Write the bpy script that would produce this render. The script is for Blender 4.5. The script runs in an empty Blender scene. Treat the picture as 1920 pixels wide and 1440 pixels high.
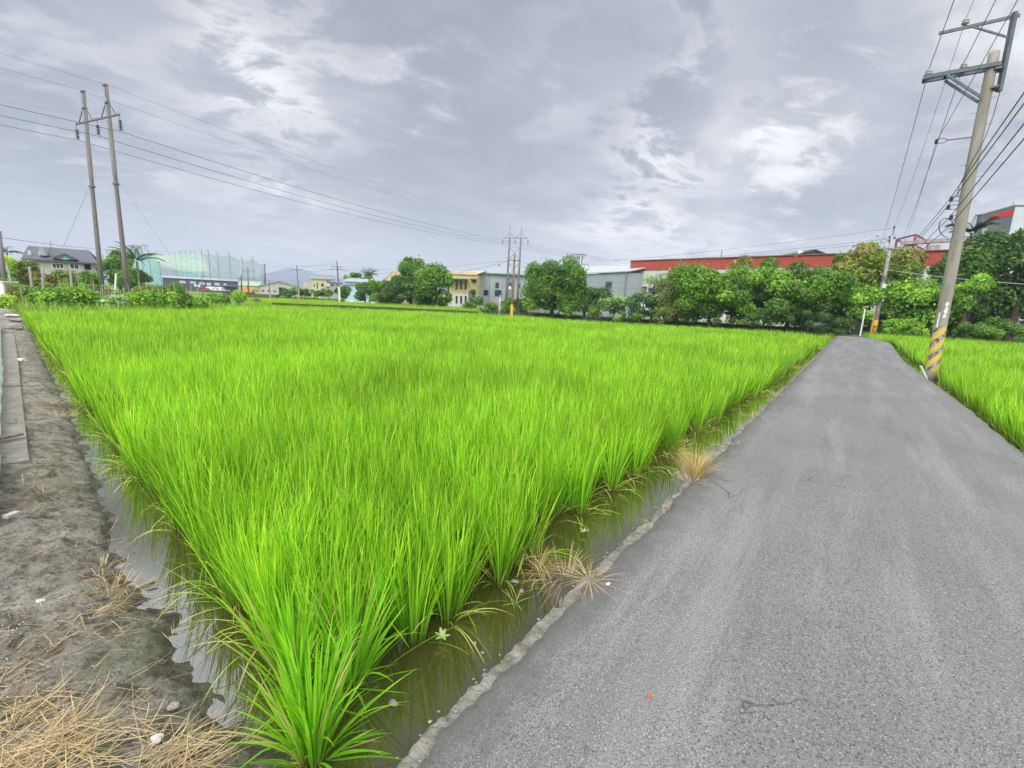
import bpy, math, random
import numpy as np
from mathutils import Vector, Matrix
# ---------------------------------------------------------------- camera
HC = 1.65; F = 840.; PIT = math.radians(10.58); ROL = math.radians(2.58)
_f = np.array([0, math.cos(PIT), -math.sin(PIT)]); _u0 = np.array([0, math.sin(PIT), math.cos(PIT)]); _r0 = np.array([1., 0, 0])
_r = math.cos(ROL)*_r0+math.sin(ROL)*_u0; _u = -math.sin(ROL)*_r0+math.cos(ROL)*_u0
CAM = np.array([0, 0, HC])
def ray(px, py): return _f+(px-960)/F*_r+(720-py)/F*_u
def atz(px, py, z=0.):
    d = ray(px, py); return CAM+d*((z-HC)/d[2])
def atY(px, py, Y):
    d = ray(px, py); return CAM+d*(Y/d[1])
def proj(p):
    d = np.asarray(p, float)-CAM; w = d@_f; return 960+F*(d@_r)/w, 720-F*(d@_u)/w
def colx(px, Y, z=0.):
    lo, hi = -4*Y-20, 4*Y+20
    for _ in range(50):
        m = (lo+hi)/2
        if proj((m, Y, z))[0] < px: lo = m
        else: hi = m
    return (lo+hi)/2
def on_plane(px, py, A, n):
    d = ray(px, py); n3 = np.array([n[0], n[1], 0.]); A3 = np.array([A[0], A[1], HC])
    t = ((A3-CAM)@n3)/(d@n3); return CAM+d*t
S = bpy.context.scene; C = S.collection
cam = bpy.data.cameras.new('camera'); co = bpy.data.objects.new('camera', cam); C.objects.link(co)
co.matrix_world = Matrix(((_r[0], _u[0], -_f[0], 0), (_r[1], _u[1], -_f[1], 0), (_r[2], _u[2], -_f[2], HC), (0, 0, 0, 1)))
cam.sensor_width = 36; cam.lens = F/1920*36; cam.clip_start = .05; cam.clip_end = 20000
S.camera = co
S.view_settings.view_transform = 'Standard'; S.view_settings.look = 'None'; S.view_settings.gamma = 1
S.view_settings.exposure = 0.62
HAZE = 0.00042
S.cycles.max_bounces = 6; S.cycles.transparent_max_bounces = 12; S.cycles.volume_bounces = 0
# ---------------------------------------------------------------- node helpers
class NT:
    def __init__(s, nt): s.nt = nt; s.n = nt.nodes; s.l = nt.links
    def set(s, sock, v):
        if v is None: return
        if hasattr(v, 'links'): s.l.new(v, sock)
        elif isinstance(v, (tuple, list)) and len(v) == 3 and sock.type == 'RGBA': sock.default_value = (*v, 1)
        else: sock.default_value = v
    def node(s, t, props=None, **ins):
        n = s.n.new(t)
        for k, v in (props or {}).items(): setattr(n, k, v)
        for k, v in ins.items(): s.set(n.inputs[k.replace('_', ' ')], v)
        return n
    def math(s, op, a, b=0., c=None):
        n = s.n.new('ShaderNodeMath'); n.operation = op; s.set(n.inputs[0], a); s.set(n.inputs[1], b)
        if c is not None: s.set(n.inputs[2], c)
        return n.outputs[0]
    def vm(s, op, a, b=None):
        n = s.n.new('ShaderNodeVectorMath'); n.operation = op; s.set(n.inputs[0], a)
        if b is not None: s.set(n.inputs[1], b)
        return n.outputs['Value'] if op in ('DOT_PRODUCT', 'LENGTH') else n.outputs[0]
    def mix(s, f, a, b, bt='MIX'):
        n = s.n.new('ShaderNodeMix'); n.data_type = 'RGBA'; n.blend_type = bt
        s.set(n.inputs[0], f); s.set(n.inputs[6], a); s.set(n.inputs[7], b); return n.outputs[2]
    def noise(s, vec, sc, det=3., rough=.55, dist=0., out='Fac'):
        n = s.n.new('ShaderNodeTexNoise'); s.set(n.inputs['Vector'], vec); s.set(n.inputs['Scale'], sc)
        n.inputs['Detail'].default_value = det; n.inputs['Roughness'].default_value = rough; n.inputs['Distortion'].default_value = dist
        return n.outputs[out]
    def ramp(s, fac, a, b, lo=0., hi=1.):
        n = s.n.new('ShaderNodeMapRange'); n.interpolation_type = 'SMOOTHSTEP'
        s.set(n.inputs[0], fac); n.inputs[1].default_value = a; n.inputs[2].default_value = b
        n.inputs[3].default_value = lo; n.inputs[4].default_value = hi; return n.outputs[0]
    def map(s, vec, scale=(1, 1, 1), rot=(0, 0, 0), loc=(0, 0, 0)):
        n = s.n.new('ShaderNodeMapping'); s.set(n.inputs[0], vec); n.inputs[1].default_value = loc; n.inputs[2].default_value = rot; n.inputs[3].default_value = scale
        return n.outputs[0]
# ---------------------------------------------------------------- world: overcast sky with broken cloud
W = bpy.data.worlds.new('World'); S.world = W; W.use_nodes = True
w = NT(W.node_tree); w.n.clear()
SUN_EL, SUN_AZ = math.radians(46), math.radians(205)     # azimuth clockwise from +Y
sky = w.node('ShaderNodeTexSky', dict(sky_type='NISHITA', sun_disc=False, sun_elevation=SUN_EL, sun_rotation=SUN_AZ, dust_density=3.0))
tc = w.node('ShaderNodeTexCoord'); D = w.vm('NORMALIZE', tc.outputs['Generated'])
sx = w.node('ShaderNodeSeparateXYZ', Vector=D); dz = sx.outputs[2]
den = w.math('ADD', w.math('MAXIMUM', dz, 0.), .16)
cx = w.math('DIVIDE', sx.outputs[0], den); cy = w.math('DIVIDE', sx.outputs[1], den)
cv = w.node('ShaderNodeCombineXYZ', X=cx, Y=cy, Z=0.).outputs[0]
cvr = w.map(cv, (1, 1.0, 1), (0, 0, math.radians(-28)), (3.1, 1.7, 0))
cvs = w.map(cvr, (.85, 1.12, 1))
big = w.noise(cvs, 1.15, 3., .5, .5)
mid = w.noise(cvs, 3.1, 8., .62, .35)
fine = w.noise(cvs, 9.0, 6., .6, .2)
val = w.math('ADD', w.math('MULTIPLY', big, .64), w.math('ADD', w.math('MULTIPLY', mid, .28), w.math('MULTIPLY', fine, .08)))
wob = w.math('MULTIPLY', w.math('SUBTRACT', mid, .5), .30)
def blob(px, py, rad, amt, v):      # a bright or dark bank of cloud in one direction of the sky, ragged by the noise
    d = ray(px, py); d = d/np.linalg.norm(d)
    dt = w.math('ADD', w.vm('DOT_PRODUCT', D, tuple(d)), wob)
    return w.math('ADD', v, w.ramp(dt, math.cos(math.radians(rad))-.02, 1.0, 0., amt))
for b in ((360, 70, 13, .17), (560, 230, 14, .08), (470, 190, 10, .06), (30, 40, 16, -.16), (230, 260, 12, -.08), (60, 330, 12, -.05), (1290, 240, 17, .20), (1130, 330, 20, .12), (880, 130, 24, -.20), (1000, 200, 15, -.08), (650, 60, 14, -.04), (1490, 250, 11, -.20), (90, 120, 14, -.05), (1800, 330, 14, .10),
          (1330, 50, 16, -.07), (1750, 120, 14, .02), (650, 40, 12, -.04), (60, 260, 10, .03), (400, 390, 16, .0)):
    val = blob(*b, val)
lum = w.ramp(val, .21, .82)
cr = w.n.new('ShaderNodeValToRGB'); w.l.new(lum, cr.inputs[0]); e = cr.color_ramp.elements
e[0].position = .0; e[0].color = (.215, .232, .272, 1); e[1].position = 1.; e[1].color = (.74, .73, .715, 1)
for p, c in ((.38, (.305, .322, .362)), (.62, (.405, .414, .438)), (.82, (.53, .535, .545))):
    x = e.new(p); x.color = (*c, 1)
hz = w.ramp(dz, .0, .20, 1., 0.)
clo = w.mix(w.math('MULTIPLY', hz, .68), cr.outputs[0], (.50, .506, .527))
# added brightness in the unseen sky overhead and behind, lighting ground and fronts
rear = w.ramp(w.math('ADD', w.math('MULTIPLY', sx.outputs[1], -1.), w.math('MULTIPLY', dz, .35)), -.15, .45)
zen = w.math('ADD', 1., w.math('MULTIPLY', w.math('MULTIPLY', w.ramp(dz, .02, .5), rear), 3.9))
glow_dir = Vector((-.62, .52, .66)).normalized(); zen = w.math('ADD', zen, w.ramp(w.vm('DOT_PRODUCT', D, tuple(glow_dir)), math.cos(math.radians(17)), math.cos(math.radians(7)), 0., 5.))  # added bright spot out of view, high left, for the water to reflect
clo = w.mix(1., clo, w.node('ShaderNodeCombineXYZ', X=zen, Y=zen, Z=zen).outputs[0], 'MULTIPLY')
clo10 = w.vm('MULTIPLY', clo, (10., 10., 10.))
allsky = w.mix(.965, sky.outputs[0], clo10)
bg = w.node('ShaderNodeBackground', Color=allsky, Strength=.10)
w.l.new(bg.outputs[0], w.node('ShaderNodeOutputWorld').inputs[0])
sl = bpy.data.lights.new('sun', 'SUN'); sl.energy = 1.5; sl.angle = math.radians(25); sl.color = (1, .96, .9)
so = bpy.data.objects.new('sun', sl); C.objects.link(so)
sd = Vector((math.sin(SUN_AZ)*math.cos(SUN_EL), math.cos(SUN_AZ)*math.cos(SUN_EL), math.sin(SUN_EL)))
so.rotation_euler = sd.to_track_quat('Z', 'Y').to_euler()
# ---------------------------------------------------------------- materials
MATS = {}
def newmat(name):
    m = bpy.data.materials.new(name); m.use_nodes = True; t = NT(m.node_tree); t.n.clear()
    MATS[name] = m; return m, t
def out(t, sh, disp=None):
    o = t.node('ShaderNodeOutputMaterial'); t.l.new(sh, o.inputs[0])
def pbsdf(t, **k): return t.node('ShaderNodeBsdfPrincipled', None, **k)
def mat(name, col, col2=None, sc=3., rough=.8, bump=.2, bsc=30., metal=0., spec=.3, stretch=(1, 1, 1), stain=None, ssc=1.2, smin=.55):
    if name in MATS: return MATS[name]
    m, t = newmat(name); tcn = t.node('ShaderNodeTexCoord').outputs['Object']; v = t.map(tcn, stretch)
    col2 = col2 or tuple(c*.72 for c in col)
    c = t.mix(t.ramp(t.noise(v, sc, 6., .62), .3, .7), col, col2)
    if stain: c = t.mix(t.ramp(t.noise(t.map(tcn, (1, 1, .3)), ssc, 7., .65, .4), smin, smin+.2), c, stain)
    b = t.node('ShaderNodeBump', None, Strength=bump, Distance=.02, Height=t.noise(v, bsc, 4., .6))
    out(t, pbsdf(t, Base_Color=c, Roughness=rough, Metallic=metal, Specular_IOR_Level=spec, Normal=b.outputs[0]).outputs[0]); return m
def corrugated(name, col, axis, pitch=.25, rough=.55, dirt=(.25, .2, .15)):
    m, t = newmat(name); tcn = t.node('ShaderNodeTexCoord').outputs['Object']
    ax = t.vm('DOT_PRODUCT', tcn, (*axis, 0.) if len(axis) == 2 else axis)
    wv = t.math('ABSOLUTE', t.math('SUBTRACT', t.math('FRACT', t.math('DIVIDE', ax, pitch)), .5))
    c = t.mix(t.ramp(t.noise(t.map(tcn, (1, 1, .25)), .5, 7., .6), .35, .75), col, tuple(q*.86 for q in col))
    c = t.mix(t.ramp(wv, .0, .06, .45, 0.), c, tuple(q*.55 for q in col))
    c = t.mix(t.ramp(t.noise(t.map(tcn, (2.2, 2.2, .12)), 1.1, 6., .7), .60, .85, 0, .55), c, dirt)
    b = t.node('ShaderNodeBump', None, Strength=.5, Distance=.04, Height=wv)
    out(t, pbsdf(t, Base_Color=c, Roughness=rough, Specular_IOR_Level=.35, Normal=b.outputs[0]).outputs[0]); return m
def leafmat(name, trans=.35, rough=.55, spec=.25, tint=(1.15, 1.25, .55)):
    m, t = newmat(name); a = t.node('ShaderNodeAttribute', dict(attribute_name='Col')).outputs['Color']
    p = pbsdf(t, Base_Color=a, Roughness=rough, Specular_IOR_Level=spec)
    tr = t.node('ShaderNodeBsdfTranslucent', None, Color=t.mix(1., a, tint, 'MULTIPLY'))
    mx = t.node('ShaderNodeMixShader', None, Fac=trans); t.l.new(p.outputs[0], mx.inputs[1]); t.l.new(tr.outputs[0], mx.inputs[2])
    out(t, mx.outputs[0]); return m
leafmat('rice_leaf', .45, .42, .35, (1.25, 1.25, .5)); leafmat('tree_leaf', .38, .5, .3); leafmat('dry_leaf', .15, .75, .1, (1, 1, 1))
mat('concrete', (.40, .39, .36), (.28, .275, .255), 2.5, .85, .35, 60, stain=(.16, .15, .13))
mat('old_concrete', (.30, .285, .24), (.14, .13, .10), 14, .95, 1., 70, stain=(.09, .095, .05), ssc=5, smin=.5)
mat('dark_concrete', (.085, .085, .065), (.045, .05, .035), 3, .9, .6, 40, stain=(.03, .04, .02))
mat('pole_grey', (.215, .19, .18), (.15, .135, .13), 2, .8, .3, 30, stretch=(1, 1, .2))
mat('pylon_steel', (.20, .175, .18), (.14, .12, .125), 2, .6, .2, 30, metal=.2)
mat('galvanised', (.30, .33, .35), (.20, .22, .24), 6, .45, .15, 60, metal=.55, stain=(.16, .12, .09), ssc=6, smin=.66)
mat('arm_steel', (.12, .145, .15), (.075, .09, .10), 7, .5, .2, 60, metal=.3)
mat('wire', (.045, .043, .06), (.03, .03, .04), 3, .5, 0, 30)
mat('wire_pale', (.17, .17, .2), (.13, .13, .15), 3, .5, 0, 30)
mat('porcelain', (.38, .36, .33), (.25, .23, .21), 12, .25, .05, 30, spec=.6)
mat('insulator_dark', (.035, .03, .06), None, 8, .3, 0, 30, spec=.6)
mat('wood', (.23, .18, .12), (.13, .10, .07), 3, .85, .5, 30, stretch=(5, 5, .6))
mat('bamboo', (.44, .36, .21), (.30, .25, .15), 6, .7, .3, 30, stretch=(3, 3, .5))
mat('bark', (.10, .075, .05), (.05, .04, .03), 5, .95, .9, 14, stretch=(3, 3, .7))
mat('white_paint', (.74, .74, .72), (.6, .6, .58), 3, .5, .1, 30, stain=(.4, .38, .33), ssc=5, smin=.65)
mat('yellow_paint', (.75, .47, .06), (.58, .36, .07), 6, .6, .2, 40, stain=(.2, .15, .08), ssc=8)
mat('dark_glass', (.018, .024, .035), (.03, .036, .05), 2, .12, 0, 10, spec=.7)
mat('black_gap', (.012, .012, .012), None, 2, .9, 0, 10)
mat('cream_wall', (.62, .53, .33), (.52, .44, .27), .6, .85, .1, 8, stain=(.36, .29, .17), ssc=.5)
mat('yellow_wall', (.56, .47, .22), (.47, .39, .19), .5, .85, .1, 8, stain=(.30, .25, .13), ssc=.6)
mat('cream_plaster', (.50, .465, .40), (.43, .395, .335), .5, .85, .1, 8, stain=(.34, .29, .23), ssc=.5)
mat('pink_plaster', (.45, .34, .27), (.36, .27, .21), .8, .9, .2, 8)
mat('grey_plaster', (.34, .34, .35), (.26, .26, .26), .6, .9, .2, 8, stain=(.14, .14, .13), ssc=.7)
mat('pale_wall', (.56, .555, .545), (.46, .455, .45), .7, .85, .15, 8, stain=(.30, .29, .27), ssc=.8, smin=.6)
mat('blue_wall', (.40, .56, .62), (.33, .47, .53), .5, .8, .1, 8)
mat('slate_roof', (.09, .093, .10), (.07, .075, .09), 2, .7, .3, 12)
mat('dark_cladding', (.085, .09, .125), (.065, .07, .1), .6, .6, .2, 8)
mat('pale_roof', (.36, .40, .41), (.29, .33, .34), .5, .5, .1, 8)
mat('green_roof', (.34, .46, .30), (.27, .37, .25), .5, .6, .1, 8)
mat('red_band', (.38, .062, .038), (.32, .052, .034), .7, .6, .15, 10, stain=(.24, .05, .035), ssc=.6)
mat('brick_brown', (.30, .13, .09), (.2, .09, .06), 3, .9, .3, 20)
mat('rust_frame', (.26, .10, .10), (.20, .08, .085), 3, .7, .3, 20)
mat('dark_green_roof', (.035, .085, .065), None, 1, .6, .1, 10)
mat('tower_grey', (.17, .18, .20), (.15, .155, .175), .4, .6, .05, 6)
mat('tower_pale', (.47, .50, .52), (.42, .45, .47), .4, .6, .05, 6)
mat('red_sign', (.80, .02, .03), (.7, .015, .025), .8, .5, 0, 10)
mat('teal_gable', (.22, .50, .43), None, 1, .6, 0, 10)
mat('steel_tank', (.55, .56, .57), (.4, .41, .42), 2, .25, .05, 10, metal=.8)
mat('stone', (.30, .28, .25), (.17, .16, .14), 8, .9, .6, 30)
mat('pale_stone', (.60, .58, .55), (.42, .40, .37), 8, .85, .4, 30)
mat('plastic_white', (.72, .78, .76), (.60, .68, .66), 4, .4, .3, 14)
mat('red_chip', (.55, .10, .05), None, 6, .8, .2, 30)
mat('car_white', (.75, .75, .75), None, 2, .25, 0, 10, spec=.6); mat('car_red', (.45, .06, .05), None, 2, .25, 0, 10, spec=.6)
mat('orange_paint', (.72, .33, .05), None, 2, .5, 0, 10); mat('tyre', (.02, .02, .02), None, 4, .9, .1, 20)
mat('mountain', (.05, .09, .15), (.04, .07, .12), .004, 1., 0, 1, spec=0)  # blue of the distant haze is partly put into the base colour
corrugated('grey_cladding', (.34, .375, .385), (1, 0), .45); corrugated('grey_roof', (.40, .45, .45), (1, 0), .6, .5, (.3, .3, .28))
def netmat(name, col, alpha):
    m, t = newmat(name); tr = t.node('ShaderNodeBsdfTransparent'); d = t.node('ShaderNodeBsdfDiffuse', None, Color=col)
    v = t.node('ShaderNodeTexCoord').outputs['Object']
    a = t.ramp(t.noise(v, .06, 3., .6), .3, .7, alpha-.12, alpha+.12)
    mx = t.node('ShaderNodeMixShader', None, Fac=a); t.l.new(tr.outputs[0], mx.inputs[1]); t.l.new(d.outputs[0], mx.inputs[2]); out(t, mx.outputs[0])
netmat('teal_net', (.20, .50, .42), .52); netmat('lime_net', (.50, .60, .36), .30); netmat('pale_net', (.42, .55, .48), .42)
# asphalt: worn grey binder, pale aggregate, faint wheel tracks and cracks
L = np.array([.5995, .8004, 0.]); A_ = np.array([-L[1], L[0], 0.]); R_ = -A_      # along the road, to its left, to its right
def asphalt():
    m, t = newmat('asphalt'); P = t.node('ShaderNodeTexCoord').outputs['Object']
    al = t.vm('DOT_PRODUCT', P, tuple(L)); la = t.vm('DOT_PRODUCT', P, tuple(R_))
    q = t.node('ShaderNodeCombineXYZ', X=la, Y=al, Z=0.).outputs[0]
    c = t.mix(t.ramp(t.noise(q, .7, 5., .6), .3, .72), (.212, .206, .192), (.17, .165, .155))
    c = t.mix(t.ramp(t.noise(t.map(q, (1, .10, 1)), 2.2, 6., .65), .44, .70, 0, .65), c, (.30, .295, .28))
    c = t.mix(t.ramp(t.noise(t.map(q, (2.5, .16, 1)), 1.1, 6., .75), .52, .72, 0, .7), c, (.12, .118, .115))
    g = t.noise(P, 115, 4., .75); g2 = t.noise(P, 300, 2., .6)
    c = t.mix(t.ramp(g, .36, .54, .80, 0), c, (.045, .043, .04))
    c = t.mix(t.ramp(g2, .30, .5, .45, 0), c, (.07, .07, .07))
    vn = t.node('ShaderNodeTexVoronoi', None, Vector=P, Scale=120.); vn.inputs['Randomness'].default_value = 1
    vc = t.node('ShaderNodeSeparateColor', None, Color=vn.outputs['Color'])
    sp = t.math('MULTIPLY', t.ramp(vn.outputs['Distance'], .22, .34, 1, 0), t.ramp(vc.outputs[0], .60, .68, 0, .8))
    c = t.mix(sp, c, t.mix(vc.outputs[1], (.60, .56, .47), (.36, .35, .34)))
    vd = t.node('ShaderNodeTexVoronoi', None, Vector=P, Scale=60.)
    vdc = t.node('ShaderNodeSeparateColor', None, Color=vd.outputs['Color'])
    c = t.mix(t.math('MULTIPLY', t.ramp(vd.outputs['Distance'], .25, .38, 1, 0), t.ramp(vdc.outputs[2], .80, .86, 0, .7)), c, (.045, .045, .05))
    qw = t.vm('ADD', q, t.vm('MULTIPLY', t.vm('SUBTRACT', t.noise(q, 2.4, 5., .7, 0, 'Color'), (.5, .5, .5)), (.5, .5, 0)))
    ck = t.node('ShaderNodeTexVoronoi', dict(feature='DISTANCE_TO_EDGE'), Vector=t.map(qw, (.55, .33, 1)), Scale=1.0)
    ckf = t.math('MULTIPLY', t.ramp(ck.outputs['Distance'], .0, .0045, 1, 0), t.ramp(t.noise(q, .9, 2., .5), .50, .60, 0, .75))
    c = t.mix(ckf, c, (.035, .035, .035))
    # edges: damp and darker where the surface breaks up
    ed = t.ramp(t.math('ADD', la, t.math('MULTIPLY', t.math('SUBTRACT', t.noise(q, 5., 4., .6), .5), .35)), LA0+.10, LA0+.34, .75, 0)
    c = t.mix(ed, c, (.09, .088, .08))
    h = t.math('ADD', t.math('MULTIPLY', g, .7), t.math('ADD', t.math('MULTIPLY', g2, .35), t.math('MULTIPLY', ckf, -1.2)))
    b = t.node('ShaderNodeBump', None, Strength=.75, Distance=.006, Height=h)
    out(t, pbsdf(t, Base_Color=c, Roughness=.82, Specular_IOR_Level=.35, Normal=b.outputs[0]).outputs[0])
LA0 = float(np.dot(atz(1130, 1040), R_))       # lateral position of the road's left edge
asphalt()
def mudmat():
    m, t = newmat('mud'); P = t.node('ShaderNodeTexCoord').outputs['Object']
    c = t.mix(t.ramp(t.noise(P, 1.6, 7., .65), .35, .68), (.28, .255, .195), (.42, .39, .325))
    c = t.mix(t.ramp(t.noise(P, 7., 8., .75), .46, .62, 0, .85), c, (.10, .082, .05)); c = t.mix(t.ramp(t.noise(P, 24., 6., .75), .5, .62, 0, .6), c, (.045, .036, .022))
    c = t.mix(t.ramp(t.noise(P, 2.6, 5., .7, .6), .53, .66, 0, .65), c, (.15, .18, .075))
    c = t.mix(t.ramp(t.noise(P, 55., 4., .7), .60, .72, 0, .7), c, (.36, .33, .27))
    z = t.node('ShaderNodeSeparateXYZ', Vector=P).outputs[2]
    wet = t.ramp(z, -.205, -.165, 1, 0)
    c = t.mix(t.math('MULTIPLY', wet, .6), c, (.055, .048, .028))
    b = t.node('ShaderNodeBump', None, Strength=1., Distance=.07, Height=t.math('ADD', t.noise(P, 14., 8., .72), t.math('MULTIPLY', t.noise(P, 90., 4., .7), .3)))
    out(t, pbsdf(t, Base_Color=c, Roughness=t.ramp(wet, 0, 1, .9, .45), Specular_IOR_Level=.3, Normal=b.outputs[0]).outputs[0])
mudmat()
def watermat():
    m, t = newmat('paddy_water'); P = t.node('ShaderNodeTexCoord').outputs['Object']
    c = t.mix(t.ramp(t.noise(P, 1.3, 6., .65), .35, .7), (.052, .046, .012), (.034, .028, .009))
    c = t.mix(t.ramp(t.noise(P, 5., 7., .7, .8), .55, .75, 0, .6), c, (.075, .064, .024))
    c = t.mix(t.ramp(t.noise(P, 38., 4., .7), .64, .72, 0, .7), c, (.03, .026, .012))
    b = t.node('ShaderNodeBump', None, Strength=.05, Distance=.01, Height=t.noise(P, 9., 3., .5))
    out(t, pbsdf(t, Base_Color=c, Roughness=.035, IOR=1.6, Coat_Weight=1., Coat_Roughness=.02, Coat_IOR=1.6, Normal=b.outputs[0]).outputs[0])
watermat()
def groundmat(name, a, b_, c3):
    m, t = newmat(name); P = t.node('ShaderNodeTexCoord').outputs['Object']
    c = t.mix(t.ramp(t.noise(P, .05, 8., .7), .38, .62), a, b_)
    c = t.mix(t.ramp(t.noise(P, .9, 6., .7), .5, .75, 0, .6), c, c3)
    b = t.node('ShaderNodeBump', None, Strength=.8, Distance=.2, Height=t.noise(P, 2.5, 6., .7))
    out(t, pbsdf(t, Base_Color=c, Roughness=.95, Specular_IOR_Level=.1, Normal=b.outputs[0]).outputs[0])
groundmat('field_grass', (.12, .20, .03), (.17, .27, .04), (.09, .12, .04))
groundmat('bank_earth', (.055, .07, .025), (.08, .095, .035), (.05, .045, .025))
def polemat():
    m, t = newmat('striped_pole'); P = t.node('ShaderNodeTexCoord').outputs['Object']
    s = t.node('ShaderNodeSeparateXYZ', Vector=P); z = s.outputs[2]
    th = t.math('ARCTAN2', s.outputs[1], s.outputs[0])
    base = t.mix(t.ramp(t.noise(t.map(P, (3, 3, .5)), 1.6, 6., .65), .35, .7), (.30, .28, .235), (.21, .19, .155))
    base = t.mix(t.ramp(t.noise(t.map(P, (4, 4, .3)), 3., 6., .7), .6, .75, 0, .5), base, (.22, .20, .17))
    wob = t.math('MULTIPLY', t.math('SUBTRACT', t.noise(P, 7., 5., .7), .5), .10)
    hel = t.math('FRACT', t.math('ADD', t.math('ADD', t.math('DIVIDE', z, .40), t.math('MULTIPLY', th, -1.0/(2*math.pi)*3.0)), wob))
    yel = t.mix(t.ramp(t.noise(P, 9., 5., .7), .40, .75), (.62, .41, .06), (.47, .35, .13))
    grey = t.mix(t.ramp(t.noise(t.map(P, (1, 1, 1)), 11., 6., .75), .47, .56), (.33, .31, .25), (.06, .055, .045))
    st = t.mix(t.ramp(hel, .52, .56), yel, grey)
    st = t.mix(t.ramp(t.noise(P, 5., 6., .75), .56, .70, 0, .8), st, (.36, .31, .20))
    lim = t.math('ADD', z, t.math('MULTIPLY', t.math('SUBTRACT', t.noise(P, 6., 3., .6), .5), .16))
    c = t.mix(t.ramp(lim, 1.44, 1.46, 1, 0), base, st)
    c = t.mix(t.ramp(lim, .10, .16, 1, 0), c, (.26, .24, .19))
    # remains of a pasted notice at head height
    nb = t.math('MULTIPLY', t.ramp(t.math('ABSOLUTE', t.math('SUBTRACT', z, 1.93)), .20, .24, 1, 0), t.ramp(t.math('ADD', t.math('ABSOLUTE', t.math('SUBTRACT', th, -2.15)), t.math('MULTIPLY', t.math('SUBTRACT', t.noise(P, 6., 4., .7), .5), 1.1)), .14, .17, 1, 0))
    c = t.mix(nb, c, (.70, .68, .60))
    b = t.node('ShaderNodeBump', None, Strength=.35, Distance=.01, Height=t.noise(P, 40., 5., .7))
    out(t, pbsdf(t, Base_Color=c, Roughness=.8, Specular_IOR_Level=.25, Normal=b.outputs[0]).outputs[0])
polemat()
# ---------------------------------------------------------------- object helpers
rng = np.random.default_rng(7); random.seed(7)
def tag(o, label=None, cat=None, group=None, kind=None):
    for k, v in (('label', label), ('category', cat), ('group', group), ('kind', kind)):
        if v: o[k] = v
    return o
def empty(name, loc, label, cat, group=None):
    o = bpy.data.objects.new(name, None); C.objects.link(o); o.location = loc; o.empty_display_size = .2
    return tag(o, label, cat, group)
def wloc(o):
    v = Vector((0, 0, 0))
    while o: v += o.location; o = o.parent
    return v
def raw(name, V, Fc, m, parent=None, col=None, origin=None, smooth=False):
    """V (n,3) world coordinates; Fc list of (k,4) or (k,3) index arrays; one mesh object"""
    V = np.asarray(V, np.float64)
    if origin is None:
        origin = wloc(parent) if parent else Vector(((V[:, 0].min()+V[:, 0].max())/2, (V[:, 1].min()+V[:, 1].max())/2, V[:, 2].min()))
    else: origin = Vector(origin)
    V = V-np.array(origin)
    me = bpy.data.meshes.new(name); me.vertices.add(len(V)); me.vertices.foreach_set('co', V.astype(np.float32).ravel())
    Fc = [np.asarray(f, np.int32) for f in Fc if len(f)]
    nl = sum(f.size for f in Fc); nf = sum(len(f) for f in Fc)
    me.loops.add(nl); me.loops.foreach_set('vertex_index', np.concatenate([f.ravel() for f in Fc]))
    tot = np.concatenate([np.full(len(f), f.shape[1], np.int32) for f in Fc])
    me.polygons.add(nf); me.polygons.foreach_set('loop_start', np.concatenate([[0], np.cumsum(tot)[:-1]]).astype(np.int32)); me.polygons.foreach_set('loop_total', tot)
    me.polygons.foreach_set('use_smooth', np.full(nf, bool(smooth)))
    me.update(calc_edges=True)
    if col is not None:
        at = me.color_attributes.new('Col', 'FLOAT_COLOR', 'POINT')
        at.data.foreach_set('color', np.concatenate([col, np.ones((len(col), 1))], 1).astype(np.float32).ravel())
    me.materials.append(MATS[m] if isinstance(m, str) else m)
    o = bpy.data.objects.new(name, me); C.objects.link(o)
    if parent: o.parent = parent; o.location = origin-wloc(parent)
    else: o.location = origin
    return o
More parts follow.
